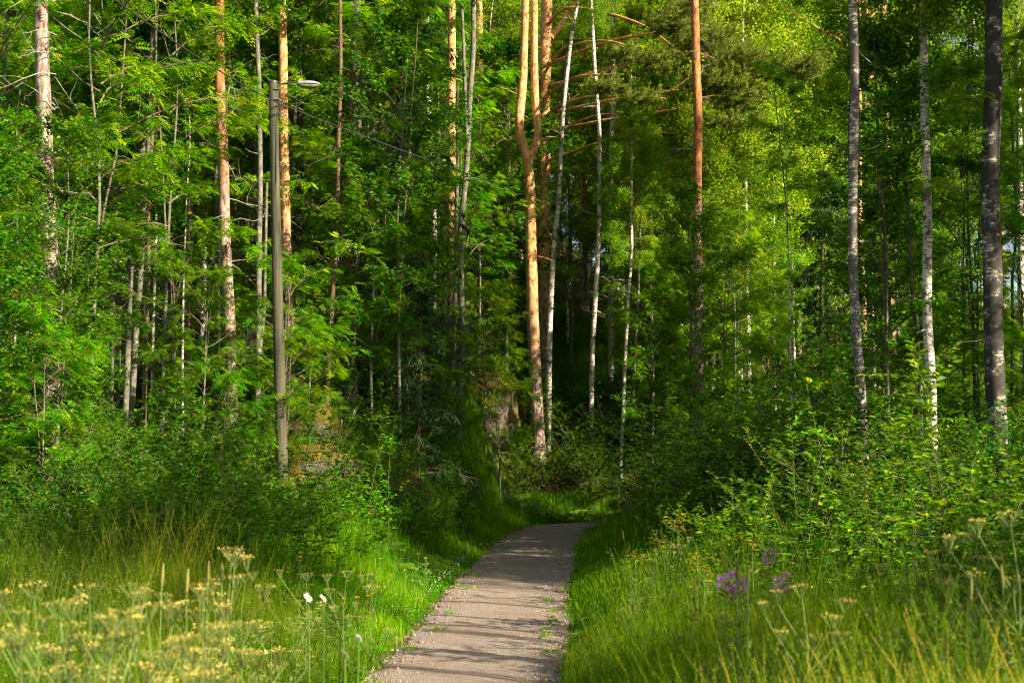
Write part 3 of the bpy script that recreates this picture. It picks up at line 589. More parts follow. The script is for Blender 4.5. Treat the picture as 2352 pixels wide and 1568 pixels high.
# rowans and broadleaved understorey: (u, depth, height class, scale)
gr = 'rowans and small broadleaved trees under the pines'
rows = {
 'rl': lambda s: genroot('rowan_tree', 'grey', 9, .038, [('rowan%d' % s, 3.2, 1.05)], 'tall slender rowan with tiers of feathery bright green leaves', 'rowan', 'tall rowans among the trunks', seed=30 + s),
 'rm': lambda s: genroot('rowan_tree', 'grey', 6, .04, [('rowan%d' % s, 1.4, .85)], 'bushy middle-sized rowan with feathery leaves reaching low', 'rowan', 'bushy middle-sized rowans', seed=40 + s),
 'rs': lambda s: genroot('rowan_sapling', 'grey', 3.2, .02, [('srowan%d' % (s % 2), .7, 1.0)], 'small rowan sapling with feathery leaves near the forest floor', 'rowan', 'small rowan saplings', seed=50 + s),
 'bl': lambda s: genroot('birch_tree', 'birch', 13, .06, [('birch%d' % s, 3.0, 1.0)], 'leafy young birch veiled to the ground in small bright leaves', 'birch', 'leafy young birches', seed=60 + s),
 'at': lambda s: genroot('aspen_tree', 'grey', 10, .045, [('round%d' % (s % 2), 3.2, (1.15, 1.15, 1.05))], 'tall slim aspen with round trembling leaves among the rowans', 'aspen', 'tall aspens among the rowans', seed=65 + s),
 'al': lambda s: genroot('alder_tree', 'grey', 8, .05, [('round%d' % (s % 2), 1.6, 1.0)], 'dark green leafy alder with round leaves in the thicket', 'alder', 'leafy alders', seed=70 + s),
}
PLAN = [  # kind, u, depth, scale
 ('rl', -30, 26, 1.15), ('rl', 215, 27, 1.2), ('at', 285, 31, 1.0), ('rl', 395, 30, 1.2), ('rl', 250, 33, 1.3), ('rl', 583, 38, 1.2), ('at', 60, 33, 1.2), ('rm', -40, 24, 1.0), ('al', -30, 23, .9), ('al', 165, 27, .7),
 ('rl', 810, 31, 1.1), ('rl', 860, 35, 1.3), ('rm', 780, 31, 1.0), ('rm', 860, 31, 1.0), ('at', 915, 30, .9), ('rm', 940, 33, 1.0), ('rl', 660, 40, 1.4),
 ('rl', 1100, 46, 1.2), ('rm', 1065, 43, 1.1), ('at', 1165, 48, 1.3), ('rm', 1115, 41, .85), ('rs', 1150, 41, 1.3), ('rm', 1310, 52, 1.3), ('bl', 1000, 50, 1.1), ('bl', 1130, 56, 1.2),
 ('al', 1590, 35, .85), ('rm', 1665, 35, .95), ('bl', 1700, 47, .8), ('bl', 1500, 47, .7), ('bl', 1610, 46, .8), ('bl', 1535, 48, .85), ('bl', 1620, 47, .85), ('bl', 1700, 48, .9), ('bl', 1780, 49, .9), ('al', 130, 24.3, .8), ('rm', 470, 28, .65), ('rs', 640, 27.5, 1.2), ('bl', 560, 38, .8), ('bl', 330, 40, 1.0), ('al', 760, 37, 1.1), ('bl', 860, 46, 1.1), ('bl', 100, 42, 1.1), ('bl', 1450, 54, 1.2), ('bl', 1530, 55, 1.2), ('bl', 1560, 56, 1.3), ('bl', 1660, 55, 1.1), ('bl', 1700, 57, 1.2), ('bl', 1750, 60, 1.4), ('bl', 1820, 50, 1.15), ('bl', 1480, 62, 1.4), ('bl', 1400, 60, 1.2), ('bl', 1350, 66, 1.4), ('bl', 1880, 62, 1.4), ('bl', 1500, 50, .75),
 ('rm', 1500, 44, 1.0), ('rm', 1690, 42, 1.0), ('rm', 1830, 38, .9),
 ('al', 2020, 30, .8), ('al', 2070, 42, 1.2), ('rl', 2215, 31, 1.1), ('rm', 2250, 31, 1.2), ('al', 2190, 41, 1.1), ('rm', 2345, 31, 1.1), ('bl', 2010, 50, 1.1), ('bl', 1940, 54, 1.2), ('bl', 2120, 56, 1.0), ('at', 2060, 28, 1.0), ('rm', 2180, 33, .8),
]
for i, (k, u, d, sc) in enumerate(PLAN):
    plant(rows[k](i % 3), (u - 1176) / FPX * d, d + R0.normal(0, .4), R0.uniform(0, 6.28), sc * R0.uniform(.93, 1.07))
# small saplings scattered through the slopes
cnt = 0
for i in range(400):
    y = R0.uniform(23, 55); x = R0.uniform(-.37 * y, .37 * y)
    if path_dist(x, y) < 2.6 or (y < 30 and x > -3 and x < 4) or (abs(x - 1.8) < 3.2 and 40 < y < 52): continue
    plant(rows['rs' if R0.random() < .7 else 'rs'](i % 3), x, y, R0.uniform(0, 6), R0.uniform(.6, 1.25)); cnt += 1
    if cnt > 75: break
# far forest
far = {
 'b': [genroot('birch_tree', 'birch', 19, .09, [('birch%d' % s, 6.5, 1.2)], 'far white-stemmed birch deep in the wood', 'birch', 'far birches deep in the wood', seed=80 + s) for s in range(3)],
 'p': [genroot('pine_tree', 'pine', 21, .13, [('pine%d' % s, 13.5, 1.1)], 'far pine with bare orange upper trunk deep in the wood', 'pine', 'far pines deep in the wood', ('dead1', 5, 1), seed=90 + s) for s in range(2)],
 's': [genroot('spruce_tree', 'spruce', 17, .11, [('spruce%d' % s, 1.0, 1.1)], 'far dark spruce deep in the wood', 'spruce', 'far spruces deep in the wood', seed=95 + s) for s in range(2)],
 'a': [genroot('aspen_tree', 'grey', 12, .06, [('round%d' % s, 5, 1.0), ('rowan%d' % s, 2.0, .9)], 'far slender grey-stemmed broadleaf deep in the wood', 'aspen', 'far slender broadleaves deep in the wood', seed=98 + s) for s in range(2)],
}
far_low = [genroot('rowan_tree', 'grey', 6, .04, [('rowan%d' % s, .9, .95)], 'far bushy broadleaf filling the gaps between distant trunks', 'rowan', 'far bushy broadleaves', seed=77 + s) for s in range(2)]
placed = []
for i in range(2500):
    y = R0.uniform(46, 112); lim = .37 * y + 3; x = R0.uniform(-lim, lim)
    if y < 58 and -1 < x < 6: continue
    if x > .285 * y and R0.random() < .9: continue
    if np.min(np.hypot(x - TRACK[:, 0], y - TRACK[:, 1])) < 4: continue
    if any((x - a) ** 2 + (y - b) ** 2 < 8.5 for a, b in placed): continue
    placed.append((x, y)); q = R0.random(); left = x < -2
    k = ('p' if q < .3 else 's' if q < .52 else 'a' if q < .75 else 'b') if left else ('p' if q < .22 else 's' if q < .3 else 'a' if q < .6 else 'b')
    plant(far[k][R0.integers(len(far[k]))], x, y, R0.uniform(0, 6.28), R0.uniform(.8, 1.2))
    if len(placed) >= 250: break
for i in range(90):
    y = R0.uniform(56, 105); x = R0.uniform(-.36 * y, .36 * y)
    if x > .3 * y: continue
    plant(far_low[i % 2], x, y, R0.uniform(0, 6.28), R0.uniform(.9, 1.6))
# slender bare poles in the left wood
poles = [genroot('young_tree', kk, 11, .045, [('dead2', 2, 1.0), ('srowan%d' % (i % 2), 8, 1.5)], 'slender bare-stemmed young tree crowded in the shade', 'young tree', 'crowded slender young trees', seed=20 + i) for i, kk in enumerate(('grey', 'birch', 'oldbirch', 'redpine'))]
n = 0
for i in range(600):
    y = R0.uniform(31, 58); x = R0.uniform(-.37 * y, .37 * y)
    if x > -3 and R0.random() < .55: continue
    if -1 < x < 5 and y < 50: continue
    if 3 < x < 13 and 33 < y < 46: continue
    plant(poles[R0.integers(4)], x, y, R0.uniform(0, 6.28), R0.uniform(.7, 1.25)); n += 1
    if n >= 95: break
# unseen trees right of the view, added and shaped for the shade they cast
shade = [genroot('shade_tree', 'birch', 8, .09, [('birch%d' % s, 1.2, (1.25, 1.25, .66))], 'unseen leafy birch beside the meadow, added to cast shade over it', 'tree', 'unseen birches beside the meadow', seed=15 + s) for s in range(2)]
for x, y, sc in ((8.2, 5.4, .8), (9.6, 8.8, .62), (11.3, 6.5, .8), (12.2, 10.5, .6), (11.8, 14, .6), (14.5, 12, .85), (13.5, 18, .7), (15.5, 8.5, .9)):
    plant(shade[int(x) % 2], x, y, x, sc)
thin = [genroot('shade_tree', 'grey', 11, .075, [('round%d' % s, 7.8, (.75, .75, .5)), ('dead2', 2.5, 1.1)], 'unseen slender aspen beside the meadow, added to throw thin trunk shadows on the path', 'tree', 'unseen aspens beside the meadow', seed=17 + s) for s in range(2)]
for i, (x, y, sc) in enumerate(((6.9, 7.6, .9), (7.8, 10.2, 1.0), (9.3, 11.3, 1.0), (10.6, 8.0, 1.1), (8.4, 12.9, .95), (7.6, 8.9, .85), (9.9, 13.6, 1.1), (8.6, 8.2, .9), (6.3, 5.6, .8), (7.1, 6.5, .9), (9.9, 10.2, 1.0), (11.4, 9.4, 1.1))):
    plant(thin[i % 2], x, y, i * 1.3, sc)
high = [genroot('shade_tree', 'birch', 20, .13, [('birch%d' % s, 9.5, (1.3, 1.3, 1.05))], 'unseen high-crowned birch beyond the right edge, added to shade the upper foliage at right', 'tree', 'unseen high-crowned birches beyond the right edge', seed=37 + s) for s in range(2)]
for i, (x, y, sc) in enumerate(((14.5, 22.5, .95), (17, 24.5, 1.0), (15.5, 19.5, .95), (19.5, 27, 1.1), (13.3, 25.5, .95))):
    plant(high[i % 2], x, y, i * 1.9, sc)
tall = [genroot('shade_tree', 'birch', 17, .12, [('birch%d' % s, 4.5, (1.25, 1.25, 1.15))], 'unseen tall leafy birch beyond the right edge, added to shade the birches inside the view', 'tree', 'unseen tall birches beyond the right edge', seed=27 + s) for s in range(2)]
for i, (x, y, sc) in enumerate(((16.3, 26.5, .9), (15, 17, .9), (20, 24, 1.0), (13, 17, .75), (18, 14, 1.0))):
    plant(tall[i % 2], x, y, i * 1.7, sc)

# ------------------------------------------------------------------ shrubs
def shrubroot(key, name, label, cat, group):
    k = ('sh', key, label)
    if k in gen_cache: return gen_cache[k]
    o = link(name, PR[key]); tag(o, label, cat, group); o['_used'] = 0; gen_cache[k] = o; return o
def scatter(name, keys, label, cat, group, n, xr, ur, smin, smax, cond=None, seed=0, mind=.5):
    R = np.random.default_rng(seed); c = 0; pts = []
    for i in range(n * 30):
        y = R.uniform(*xr); u = R.uniform(*ur); x = (u - 1176) / FPX * y
        if path_dist(x, y) < 1.9 or (cond and not cond(x, y)): continue
        if any((x - a) ** 2 + (y - b) ** 2 < mind ** 2 for a, b in pts): continue
        pts.append((x, y)); plant(shrubroot(keys[R.integers(len(keys))], name, label, cat, group), x, y, R.uniform(0, 6.28), R.uniform(smin, smax)); c += 1
        if c >= n: break
scatter('leafy_shrub', ['shrub0', 'shrub1', 'shrub2', 'bush1'], 'dense leafy shrub in the thicket left of the lamp post', 'shrub', 'shrubs in the thicket left of the lamp post', 46, (19, 27), (-60, 590), .6, 1.15, seed=1, mind=.8)
scatter('leafy_shrub', ['shrub0', 'shrub3', 'bush1', 'shrub1'], 'low leafy shrub on the bank between the lamp post and the path', 'shrub', 'shrubs on the bank between lamp post and path', 95, (22.5, 38), (600, 1110), .5, 1.0, lambda x, y: True, seed=2, mind=.6)
scatter('leafy_shrub', ['shrub0', 'shrub1', 'shrub2', 'bush0', 'bush1'], 'leafy shrub in the thicket right of the path', 'shrub', 'shrubs in the thicket right of the path', 85, (15.5, 33), (1480, 2420), .75, 1.4, lambda x, y: x > 2.6 + max(0, 24 - y) * .22, seed=3, mind=.75)
scatter('leafy_bush', ['bush0', 'bush1', 'shrub2'], 'rounded shady bush behind the bend of the path', 'bush', 'bushes behind the bend of the path', 58, (43.6, 50), (880, 1640), .55, 1.0, seed=4, mind=.65)
scatter('leafy_bush', ['bush0', 'bush1', 'shrub1'], 'bush in the undergrowth farther up the wooded slope', 'bush', 'bushes farther up the slope', 80, (31, 62), (-40, 2400), .7, 1.3, lambda x, y: not (-1.5 < x < 5 and 36 < y < 56) and not (1.5 < x < 10 and 32 < y < 42), seed=5, mind=1.0)
scatter('tall_herb', ['shrub3', 'shrub0'], 'knee-high leafy herb among the grasses right of the path', 'herb', 'leafy herbs right of the path', 95, (6.5, 24), (1300, 2420), .32, .6, lambda x, y: x > 1.2, seed=6, mind=.35)
scatter('tall_herb', ['shrub3', 'shrub0'], 'knee-high leafy herb among the grasses left of the path', 'herb', 'leafy herbs left of the path', 45, (9, 19), (-60, 1000), .3, .55, lambda x, y: x < -1.4, seed=7, mind=.4)
# single shrubs that stand out
def lone(key, u, d, rz, sc, label, cat='shrub', name='willow_shrub'):
    o = link(name, PR[key]); tag(o, label, cat); x = (u - 1176) / FPX * d; o.location = (x, d, float(ground(x, d))); o.rotation_euler = (0, 0, rz); o.scale = (sc, sc, sc)
lone('sapling0', 690, 20, .3, 1.0, 'bright willow with glossy pointed leaves in front of the lamp post foot')
lone('sapling1', 735, 19, 2.3, .7, 'smaller willow leaning toward the path beside the bright one at the lamp post')
for u_, d_, z_, lb in ((860, 26, .75, 'broad-leaved sapling lowest on the bank between lamp post and path bend'), (945, 26.5, .7, 'broad-leaved sapling above the ferns on the bank'), (1012, 29, .7, 'broad-leaved sapling nearest the path on the bank'), (795, 24.5, .65, 'short broad-leaved sapling closest right of the lamp post'), (1060, 33, .8, 'broad-leaved sapling in front of the three dark trunks'), (885, 30, .9, 'tallest broad-leaved sapling on the bank, in front of the dark spruces'), (560, 23, .9, 'broad-leaved sapling closest left of the lamp post')):
    lone('sapling1' if int(u_) % 2 else 'sapling0', u_, d_, u_, z_, lb, 'sapling', 'broadleaf_sapling')
lone('sapling0', 400, 18, 1.7, 1.05, 'willow with long sunlit shoots in front of the left thicket')
lone('sapling0', 1850, 15.5, 1.2, .9, 'willow with large glossy leaves below the young spruce')
lone('sapling1', 1700, 16.5, 4.0, 1.0, 'willow with sparse pale stems behind the pink flowers')
lone('sapling0', 2060, 14, 5.1, .95, 'willow shoots with big leaves in front of the white sunlit birch')
lone('sapling0', 2200, 12.5, 2.4, 1.1, 'tall willow shoots rising just left of the biggest birch')
lone('sapling1', 2310, 12, .4, 1.0, 'willow with large leaves at the right edge beneath the biggest birch')

# ------------------------------------------------------------------ grass and ground cover
def grass(name, n, region, hmin, hmax, wid, seed, mats, label, heads=0, clump=.6, dry=0):
    global rng
    rng = np.random.default_rng(seed); mb = MB()
    x, y = region(n); k = (fnoise(x, y, 1.3, seed) + .35 * fnoise(x, y, .4, 2)) * .5 + .5
    keep = (path_dist(x, y) > 1.0 + rng.uniform(-.12, .25, len(x))) & (rng.random(len(x)) < (1 - clump) + clump * np.clip(k * 1.4, 0, 1))
    x, y, k = x[keep], y[keep], k[keep]; m = len(x); z = ground(x, y)
    edge = sm(.95, 2.0, path_dist(x, y)); h = rng.uniform(hmin, hmax, m) * (.35 + .65 * edge) * (.7 + .5 * k)
    a = rng.uniform(0, 2 * PI, m); lean = rng.uniform(.05, .5, m) * h; dv = np.stack([np.cos(a), np.sin(a)], 1)
    sd = np.stack([-np.sin(a), np.cos(a)], 1); w_ = wid * rng.uniform(.6, 1.3, m)
    lv = []
    for t, ww in ((0, 1), (.4, .9), (.75, .55), (1, .06)):
        c = np.stack([x + dv[:, 0] * lean * t ** 2.2, y + dv[:, 1] * lean * t ** 2.2, z + h * (t - .18 * t ** 3)], 1)
        o = np.concatenate([sd * (w_ * ww * .5)[:, None], np.zeros((m, 1))], 1); lv += [c - o, c + o]
    V = np.stack(lv, 1); r = np.clip(k * .75 + rng.normal(0, .18, m) + dry, 0, 1)
    mb.quads(V, 0, r, False, [[0, 1, 3, 2], [2, 3, 5, 4], [4, 5, 7, 6]])
    if heads:   # panicles on a share of taller stalks
        q = rng.choice(m, int(m * heads), replace=False); hh = h[q] * rng.uniform(1.15, 1.55, len(q)); L2 = lean[q] * 1.2
        t = np.linspace(0, 1, 5); P = np.stack([x[q, None] + dv[q, 0:1] * (L2[:, None] * t ** 2), y[q, None] + dv[q, 1:2] * (L2[:, None] * t ** 2), z[q, None] + hh[:, None] * t], 2)
        mb.tubes(P, np.full(P.shape[:2], .0016) * np.linspace(1.3, .6, 5), 3, 0, r[q])
        typ = rng.random(len(q)) < .35
        for g in range(12):
            f = rng.uniform(0, 1, len(q)); c, T = along(P, (.74 + .26 * f)[:, None]); c = c[:, 0]; T = T[:, 0]
            sp = np.where(typ, .006, .035 * (1.1 - f) * 1.4); c = c + rng.normal(0, 1, c.shape) * sp[:, None]
            mb.leaves(c, T + rng.normal(0, .4, T.shape), rng.normal(0, 1, T.shape), rng.uniform(.008, .016, len(q)), .0045, 1, None)
    o = link(name, mb.mesh(name, mats)); tag(o, label, 'grass', None, 'stuff'); return o
def reg_box(y0, y1, u0, u1, power=1.0, dmin=None, dmax=None):
    def f(n):
        y = y0 + (y1 - y0) * rng.random(n) ** power; u = rng.uniform(u0, u1, n); x = (u - 1176) / FPX * y
        if dmax is not None:
            k = path_dist(x, y) < dmax; x, y = x[k], y[k]
        return x, y
    return f
def lowland(f):
    def g(n):
        x, y = f(n); k = (ground(x, y) < .75) | (rng.random(len(x)) < .2); return x[k], y[k]
    return g
gm = [M['grass'], M['straw']]
grass('meadow_grass', 90000, reg_box(5, 15, -120, 1050, .8), .35, .95, .007, 301, gm, 'tall sunlit meadow grass with pale seed heads left of the path', .13)
grass('meadow_grass', 100000, reg_box(4.2, 15, 1290, 2500, .8), .35, 1.0, .007, 302, gm, 'tall soft meadow grass with seed heads right of the path', .06, dry=.05)
grass('broad_grass', 7000, reg_box(5.5, 15, -60, 1050, .9), .3, .75, .016, 331, gm, 'broad-bladed green grass mixed into the left meadow', .0, .9)
grass('broad_grass', 9000, reg_box(5, 16, 1280, 2450, .9), .3, .75, .016, 332, gm, 'broad-bladed green grass mixed into the right meadow', .0, .9)
grass('flowering_grass', 1800, reg_box(5.2, 11, -60, 900, 1), .5, .85, .005, 322, gm, 'tall flowering grass stalks swaying over the left meadow', .8, .9)
grass('flowering_grass', 3000, reg_box(4.4, 9.5, 1600, 2450, 1), .5, .82, .006, 323, gm, 'tall flowering grass stalks leaning over the right meadow', .8, .9, dry=.2)
grass('meadow_grass', 100000, lowland(reg_box(15, 30, -100, 1250, .8)), .25, .7, .009, 303, gm, 'green grass running along the left verge toward the bend', .03)
grass('meadow_grass', 90000, reg_box(15, 36, 1200, 2450, .8), .25, .75, .009, 304, gm, 'green grass in front of the right-hand thicket', .04)
grass('verge_grass', 80000, reg_box(30, 44, 850, 1700, .8), .25, .6, .012, 305, gm, 'bright grass at the bend of the path', .04)
grass('slope_grass', 50000, reg_box(46.5, 60, 1240, 1700, 1), .35, .9, .014, 306, gm, 'long pale green grass on the slope behind the forked pine', .03)
grass('forest_grass', 70000, reg_box(26, 60, -60, 2420, 1), .15, .5, .013, 307, gm, 'thin grass among the trees of the wood', 0, .9)
def cover(name, n, region, hmax, size, seed, mat, label, ratio=.6, cl=.6):
    global rng
    rng = np.random.default_rng(seed); mb = MB(); x, y = region(n); k = fnoise(x, y, 1.7, seed) * .5 + .5
    keep = (path_dist(x, y) > 1.02) & (rng.random(len(x)) < (1 - cl) + cl * np.clip(k * 1.3, 0, 1)); x, y, k = x[keep], y[keep], k[keep]; m = len(x)
    e = sm(.9, 1.8, path_dist(x, y)); P = np.stack([x, y, ground(x, y) + rng.random(m) * hmax * (.2 + .8 * k) * (.3 + .7 * e)], 1); a = rng.uniform(0, 2 * PI, m)
    A = np.stack([np.cos(a), np.sin(a), rng.uniform(-.4, .7, m)], 1); s_ = size * rng.uniform(.5, 1.4, m)
    mb.leaves(P, A, unit(np.array([0, 0, 1.]) + rng.normal(0, .5, (m, 3))), s_, s_ * ratio, 0, np.clip(k * .6 + rng.normal(.1, .2, m), 0, 1))
    tag(link(name, mb.mesh(name, [mat])), label, 'ground cover', None, 'stuff')
cover('undergrowth', 170000, reg_box(22, 62, -80, 2440, 1), .3, .06, 310, M['herb'], 'low bilberry and herbs covering the forest floor')
cover('undergrowth', 110000, reg_box(6, 24, -80, 1200, .8), .4, .045, 311, M['herb'], 'small leafy herbs between the grasses left of the path', .5)
cover('undergrowth', 110000, reg_box(6, 24, 1230, 2440, .8), .45, .045, 312, M['herb'], 'small leafy herbs between the grasses right of the path', .5)
rng = np.random.default_rng(35); mb = MB(); n = 500; y = rng.uniform(8, 40, n); sd = rng.choice([-1, 1], n); off = np.where(rng.random(n) < .75, rng.uniform(.72, 1.0, n), rng.uniform(0, .7, n)); x = np.interp(y, PY, PX) + sd * off
mb.leaves(np.stack([x, y, ground(x, y) + .05], 1), np.stack([rng.normal(0, 1, n), rng.normal(0, 1, n), rng.normal(0, .12, n)], 1), np.array([0, 0, 1.]) + rng.normal(0, .25, (n, 3)), rng.uniform(.02, .05, n), .022, 0)
tag(link('fallen_leaves', mb.mesh('fallen_leaves', [plain('leaf_litter', (.13, .085, .035), .9, 0, .6, .1)])), 'small brown fallen leaves strewn on the gravel', 'fallen leaves', None, 'stuff')
mb = MB(); n = 2200; c = rng.integers(0, 46, n); cyy = rng.uniform(9, 38, 46); cs = rng.choice([-1, 1], 46) * rng.uniform(.62, 1.02, 46); y = cyy[c] + rng.normal(0, .06, n); x = np.interp(y, PY, PX) + cs[c] + rng.normal(0, .045, n)
a = rng.uniform(0, 6.28, n); mb.leaves(np.stack([x, y, ground(x, y) + .03], 1), np.stack([np.cos(a), np.sin(a), rng.uniform(.3, 1.5, n)], 1), rng.normal(0, 1, (n, 3)), rng.uniform(.03, .09, n), .01, 0)
tag(link('path_weeds', mb.mesh('path_weeds', [M['grass']])), 'small green weeds sprouting at the edges of the gravel', 'weeds', None, 'stuff')
M['heath'] = leafmat('rusty_heath', [(0, (.10, .03, .008)), (.5, (.2, .075, .015)), (1, (.24, .17, .03))], (1.6, 1.3, .6), .25, .7, .05)
cover('dry_heath', 26000, reg_box(24, 32, 380, 1020, 1), .32, .05, 313, M['heath'], 'rusty dry heath and moss on the bank around the lamp post', .3)
# white clover along the verge
rng = np.random.default_rng(33); mb = MB(); n = 260; y = rng.uniform(18, 32, n); x = np.interp(y, PY, PX) - 1.0 - np.abs(rng.normal(.25, .3, n)); z = ground(x, y) + rng.uniform(.1, .22, n)
for q in range(14):
    mb.leaves(np.stack([x, y, z], 1), rng.normal(0, 1, (n, 3)) + [0, 0, .4], rng.normal(0, 1, (n, 3)),   .012, .010, 0)
tag(link('clover_blossom', mb.mesh('clover', [M['white']])), 'white clover heads dotted along the left verge', 'clover', None, 'stuff')
# feathery horsetail mat near the camera right
rng = np.random.default_rng(34); mb = MB(); n = 2600; y = rng.uniform(7.0, 10.5, n); u = rng.normal(1500, 75, n); x = (u - 1176) / FPX * y; k = path_dist(x, y) > 1.1; x, y = x[k], y[k]; n = len(x); z = ground(x, y); h = rng.uniform(.25, .5, n)
for t in np.linspace(.25, 1, 8):
    for q in range(5):
        a = q * 1.256 + rng.uniform(0, .5, n); mb.leaves(np.stack([x, y, z + h * t], 1), np.stack([np.cos(a), np.sin(a), np.full(n, .5)], 1), rng.normal(0, 1, (n, 3)), .10 * (1.25 - t), .004, 0)
tag(link('horsetail', mb.mesh('horsetail', [M['fern']])), 'feathery bright green horsetail mat beside the near right verge', 'horsetail', None, 'stuff')

# ------------------------------------------------------------------ flowers
def umbel_mesh(seed, H, nb, part):
    R = np.random.default_rng(seed); mb = MB(); stem = np.array([[0, 0, -.05], [.01, .01, H * .4], [.0, .02, H * .75], [.02, 0, H]])
    tips = [(stem[-1], .06)]; B = []
    for i in range(nb):
        z0 = H * R.uniform(.35, .85); a = R.uniform(0, 2 * PI); L = R.uniform(.2, .42) * (1.2 - z0 / H * .6); top = np.array([math.cos(a) * L * .75, math.sin(a) * L * .75, z0 + L * R.uniform(.5, 1.3)])
        B.append(np.array([[0, 0, z0], top * [.35, .35, 0] + [0, 0, z0 + (top[2] - z0) * .3], top * [.75, .75, 0] + [0, 0, z0 + (top[2] - z0) * .7], top])); tips.append((top, R.uniform(.028, .055)))
    if part == 'stem':
        mb.tubes(resample(stem, 6)[None], np.linspace(.005, .003, 6)[None], 5, 0)
        for b in B: mb.tubes(b[None], np.linspace(.0028, .0018, 4)[None], 4, 0)
        for t, r in tips:
            nr = 12; a = np.arange(nr) * 2 * PI / nr; rr = r * R.uniform(.5, 1, nr); E = np.stack([t[0] + np.cos(a) * rr, t[1] + np.sin(a) * rr, t[2] + .05 - rr * .15], 1)
            mb.tubes(np.stack([np.repeat(t[None] - [0, 0, .02], nr, 0), E], 1), np.full((nr, 2), .0013), 3, 0)
        for i in range(14):  # feathery leaves
            z0 = H * R.uniform(.1, .6); a = R.uniform(0, 6.28); P = np.array([[0, 0, z0]]); 
            for k in range(8): mb.leaves(P + np.array([[math.cos(a), math.sin(a), .5]]) * .03 * k, np.array([[math.cos(a + .9 * (-1) ** k), math.sin(a + .9 * (-1) ** k), .2]]), np.array([[0, 0, 1.]]), .07, .022, 0)
        return mb.mesh('stem', [M['stem']])
    for t, r in tips:
        n = 46; a = R.uniform(0, 6.28, n); rr = r * np.sqrt(R.random(n)); P = np.stack([t[0] + np.cos(a) * rr, t[1] + np.sin(a) * rr, t[2] + .05 - rr * .15 + R.normal(0, .004, n)], 1)
        mb.leaves(P, R.normal(0, 1, (n, 3)) * [1, 1, .4], np.array([0, 0, 1.]) + R.normal(0, .3, (n, 3)), R.uniform(.006, .011, n), .007, 0, R.random(n))
    return mb.mesh('flower_head', [M['cream']])
UM = []
for i in range(3):
    e = empty('umbel_flower', (0, 0, 0)); link('stem', umbel_mesh(400 + i, (.95, 1.1, .8)[i], (6, 8, 5)[i], 'stem'), e); link('blossoms', umbel_mesh(400 + i, (.95, 1.1, .8)[i], (6, 8, 5)[i], 'head'), e); e['_used'] = 0; UM.append(e)
def put(root, u, v, d, H, label, cat, group, rz=None):
    """place a plant so that its top, at height H over the ground, stands at its spot; scale follows"""
    p = at(u, v, d); g = float(ground(p[0], d)); sc = max(.5, (p[2] - g) / H)
    o = plant(root, p[0], d, R0.uniform(0, 6.28) if rz is None else rz, sc); tag(o, label, cat, group); return o
LL = ('tall cream umbel flower in the sunny meadow left of the path', 'umbel flower', 'cream umbel flowers left of the path')
for u, v, d in ((385, 1375, 7.6), (520, 1310, 8.8), (410, 1420, 6.8), (455, 1370, 7.8), (555, 1335, 9.5), (310, 1400, 7.4), (350, 1460, 6.2), (90, 1400, 7.2), (430, 1390, 7.0), (475, 1400, 7.4), (500, 1330, 8.4), (470, 1345, 8.8), (150, 1450, 6.3), (60, 1440, 6.0), (260, 1480, 5.9), (40, 1520, 5.4), (330, 1530, 5.6), (200, 1400, 7.5), (620, 1350, 10.5), (680, 1345, 11), (790, 1340, 12), (860, 1330, 12.5), (880, 1240, 18), (700, 1300, 13), (560, 1300, 12), (480, 1500, 6.2), (110, 1530, 5.5)):
    put(UM[R0.integers(3)], u, v, d, 1.05, *LL)
LR = ('faded umbel flower in the shady meadow right of the path', 'umbel flower', 'umbel flowers right of the path')
for u, v, d in ((1500, 1270, 15), (1540, 1230, 17), (1450, 1300, 14), (2180, 1270, 8.5), (2240, 1260, 8.2), (2330, 1235, 7.6), (2120, 1290, 9), (1850, 1390, 8), (1600, 1330, 11.5), (1650, 1390, 10)):
    put(UM[R0.integers(3)], u, v, d, 1.05, *LR)
def simple_flower(name, stem_h, head, mat, seed, leaves_=10):
    R = np.random.default_rng(seed); e = empty(name, (0, 0, 0)); mb = MB(); z = np.linspace(-.03, stem_h, 6); P = np.stack([fnoise(z, z * 0, .5, seed) * .02, fnoise(z, z * 0, .4, seed + 1) * .02, z], 1)
    mb.tubes(P[None], np.linspace(.004, .0025, 6)[None], 4, 0); n = leaves_; zz = R.uniform(.1, .85, n) * stem_h; a = R.uniform(0, 6.28, n)
    mb.leaves(np.stack([zz * 0, zz * 0, zz], 1), np.stack([np.cos(a), np.sin(a), np.full(n, .5)], 1), np.repeat([[0, 0, 1.]], n, 0), .09 * stem_h ** .5, .014, 0, None, True)
    link('stem', mb.mesh('stem', [M['stem']]), e); mh = MB(); head(mh, P[-1], R); link('blossoms', mh.mesh('blossoms', mat), e); e['_used'] = 0; return e
def h_fire(mb, t, R):
    for lo, hi, n, r_, ln in ((-.2, -.1, 42, .028, .02), (-.1, 0, 26, .009, .009), (-.34, -.2, 14, .02, .03)):
        z = R.uniform(lo, hi, n); a = R.uniform(0, 6.28, n); P = np.stack([t[0] + np.cos(a) * r_, t[1] + np.sin(a) * r_, t[2] + z], 1)
        for q in range(3 if ln == .02 else 1):
            aa = a + R.normal(0, .5, n); mb.leaves(P, np.stack([np.cos(aa), np.sin(aa), R.normal(-.2 if ln > .02 else .5, .5, n)], 1), R.normal(0, 1, (n, 3)), ln, ln * (.7 if ln == .02 else .35), 0 if ln == .02 else 1)
def h_butter(mb, t, R):
    a = np.arange(5) * 1.2566; mb.leaves(np.repeat(t[None], 5, 0), np.stack([np.cos(a), np.sin(a), np.full(5, .55)], 1), np.repeat([[0, 0, 1.]], 5, 0), .027, .026, 0, None, True)
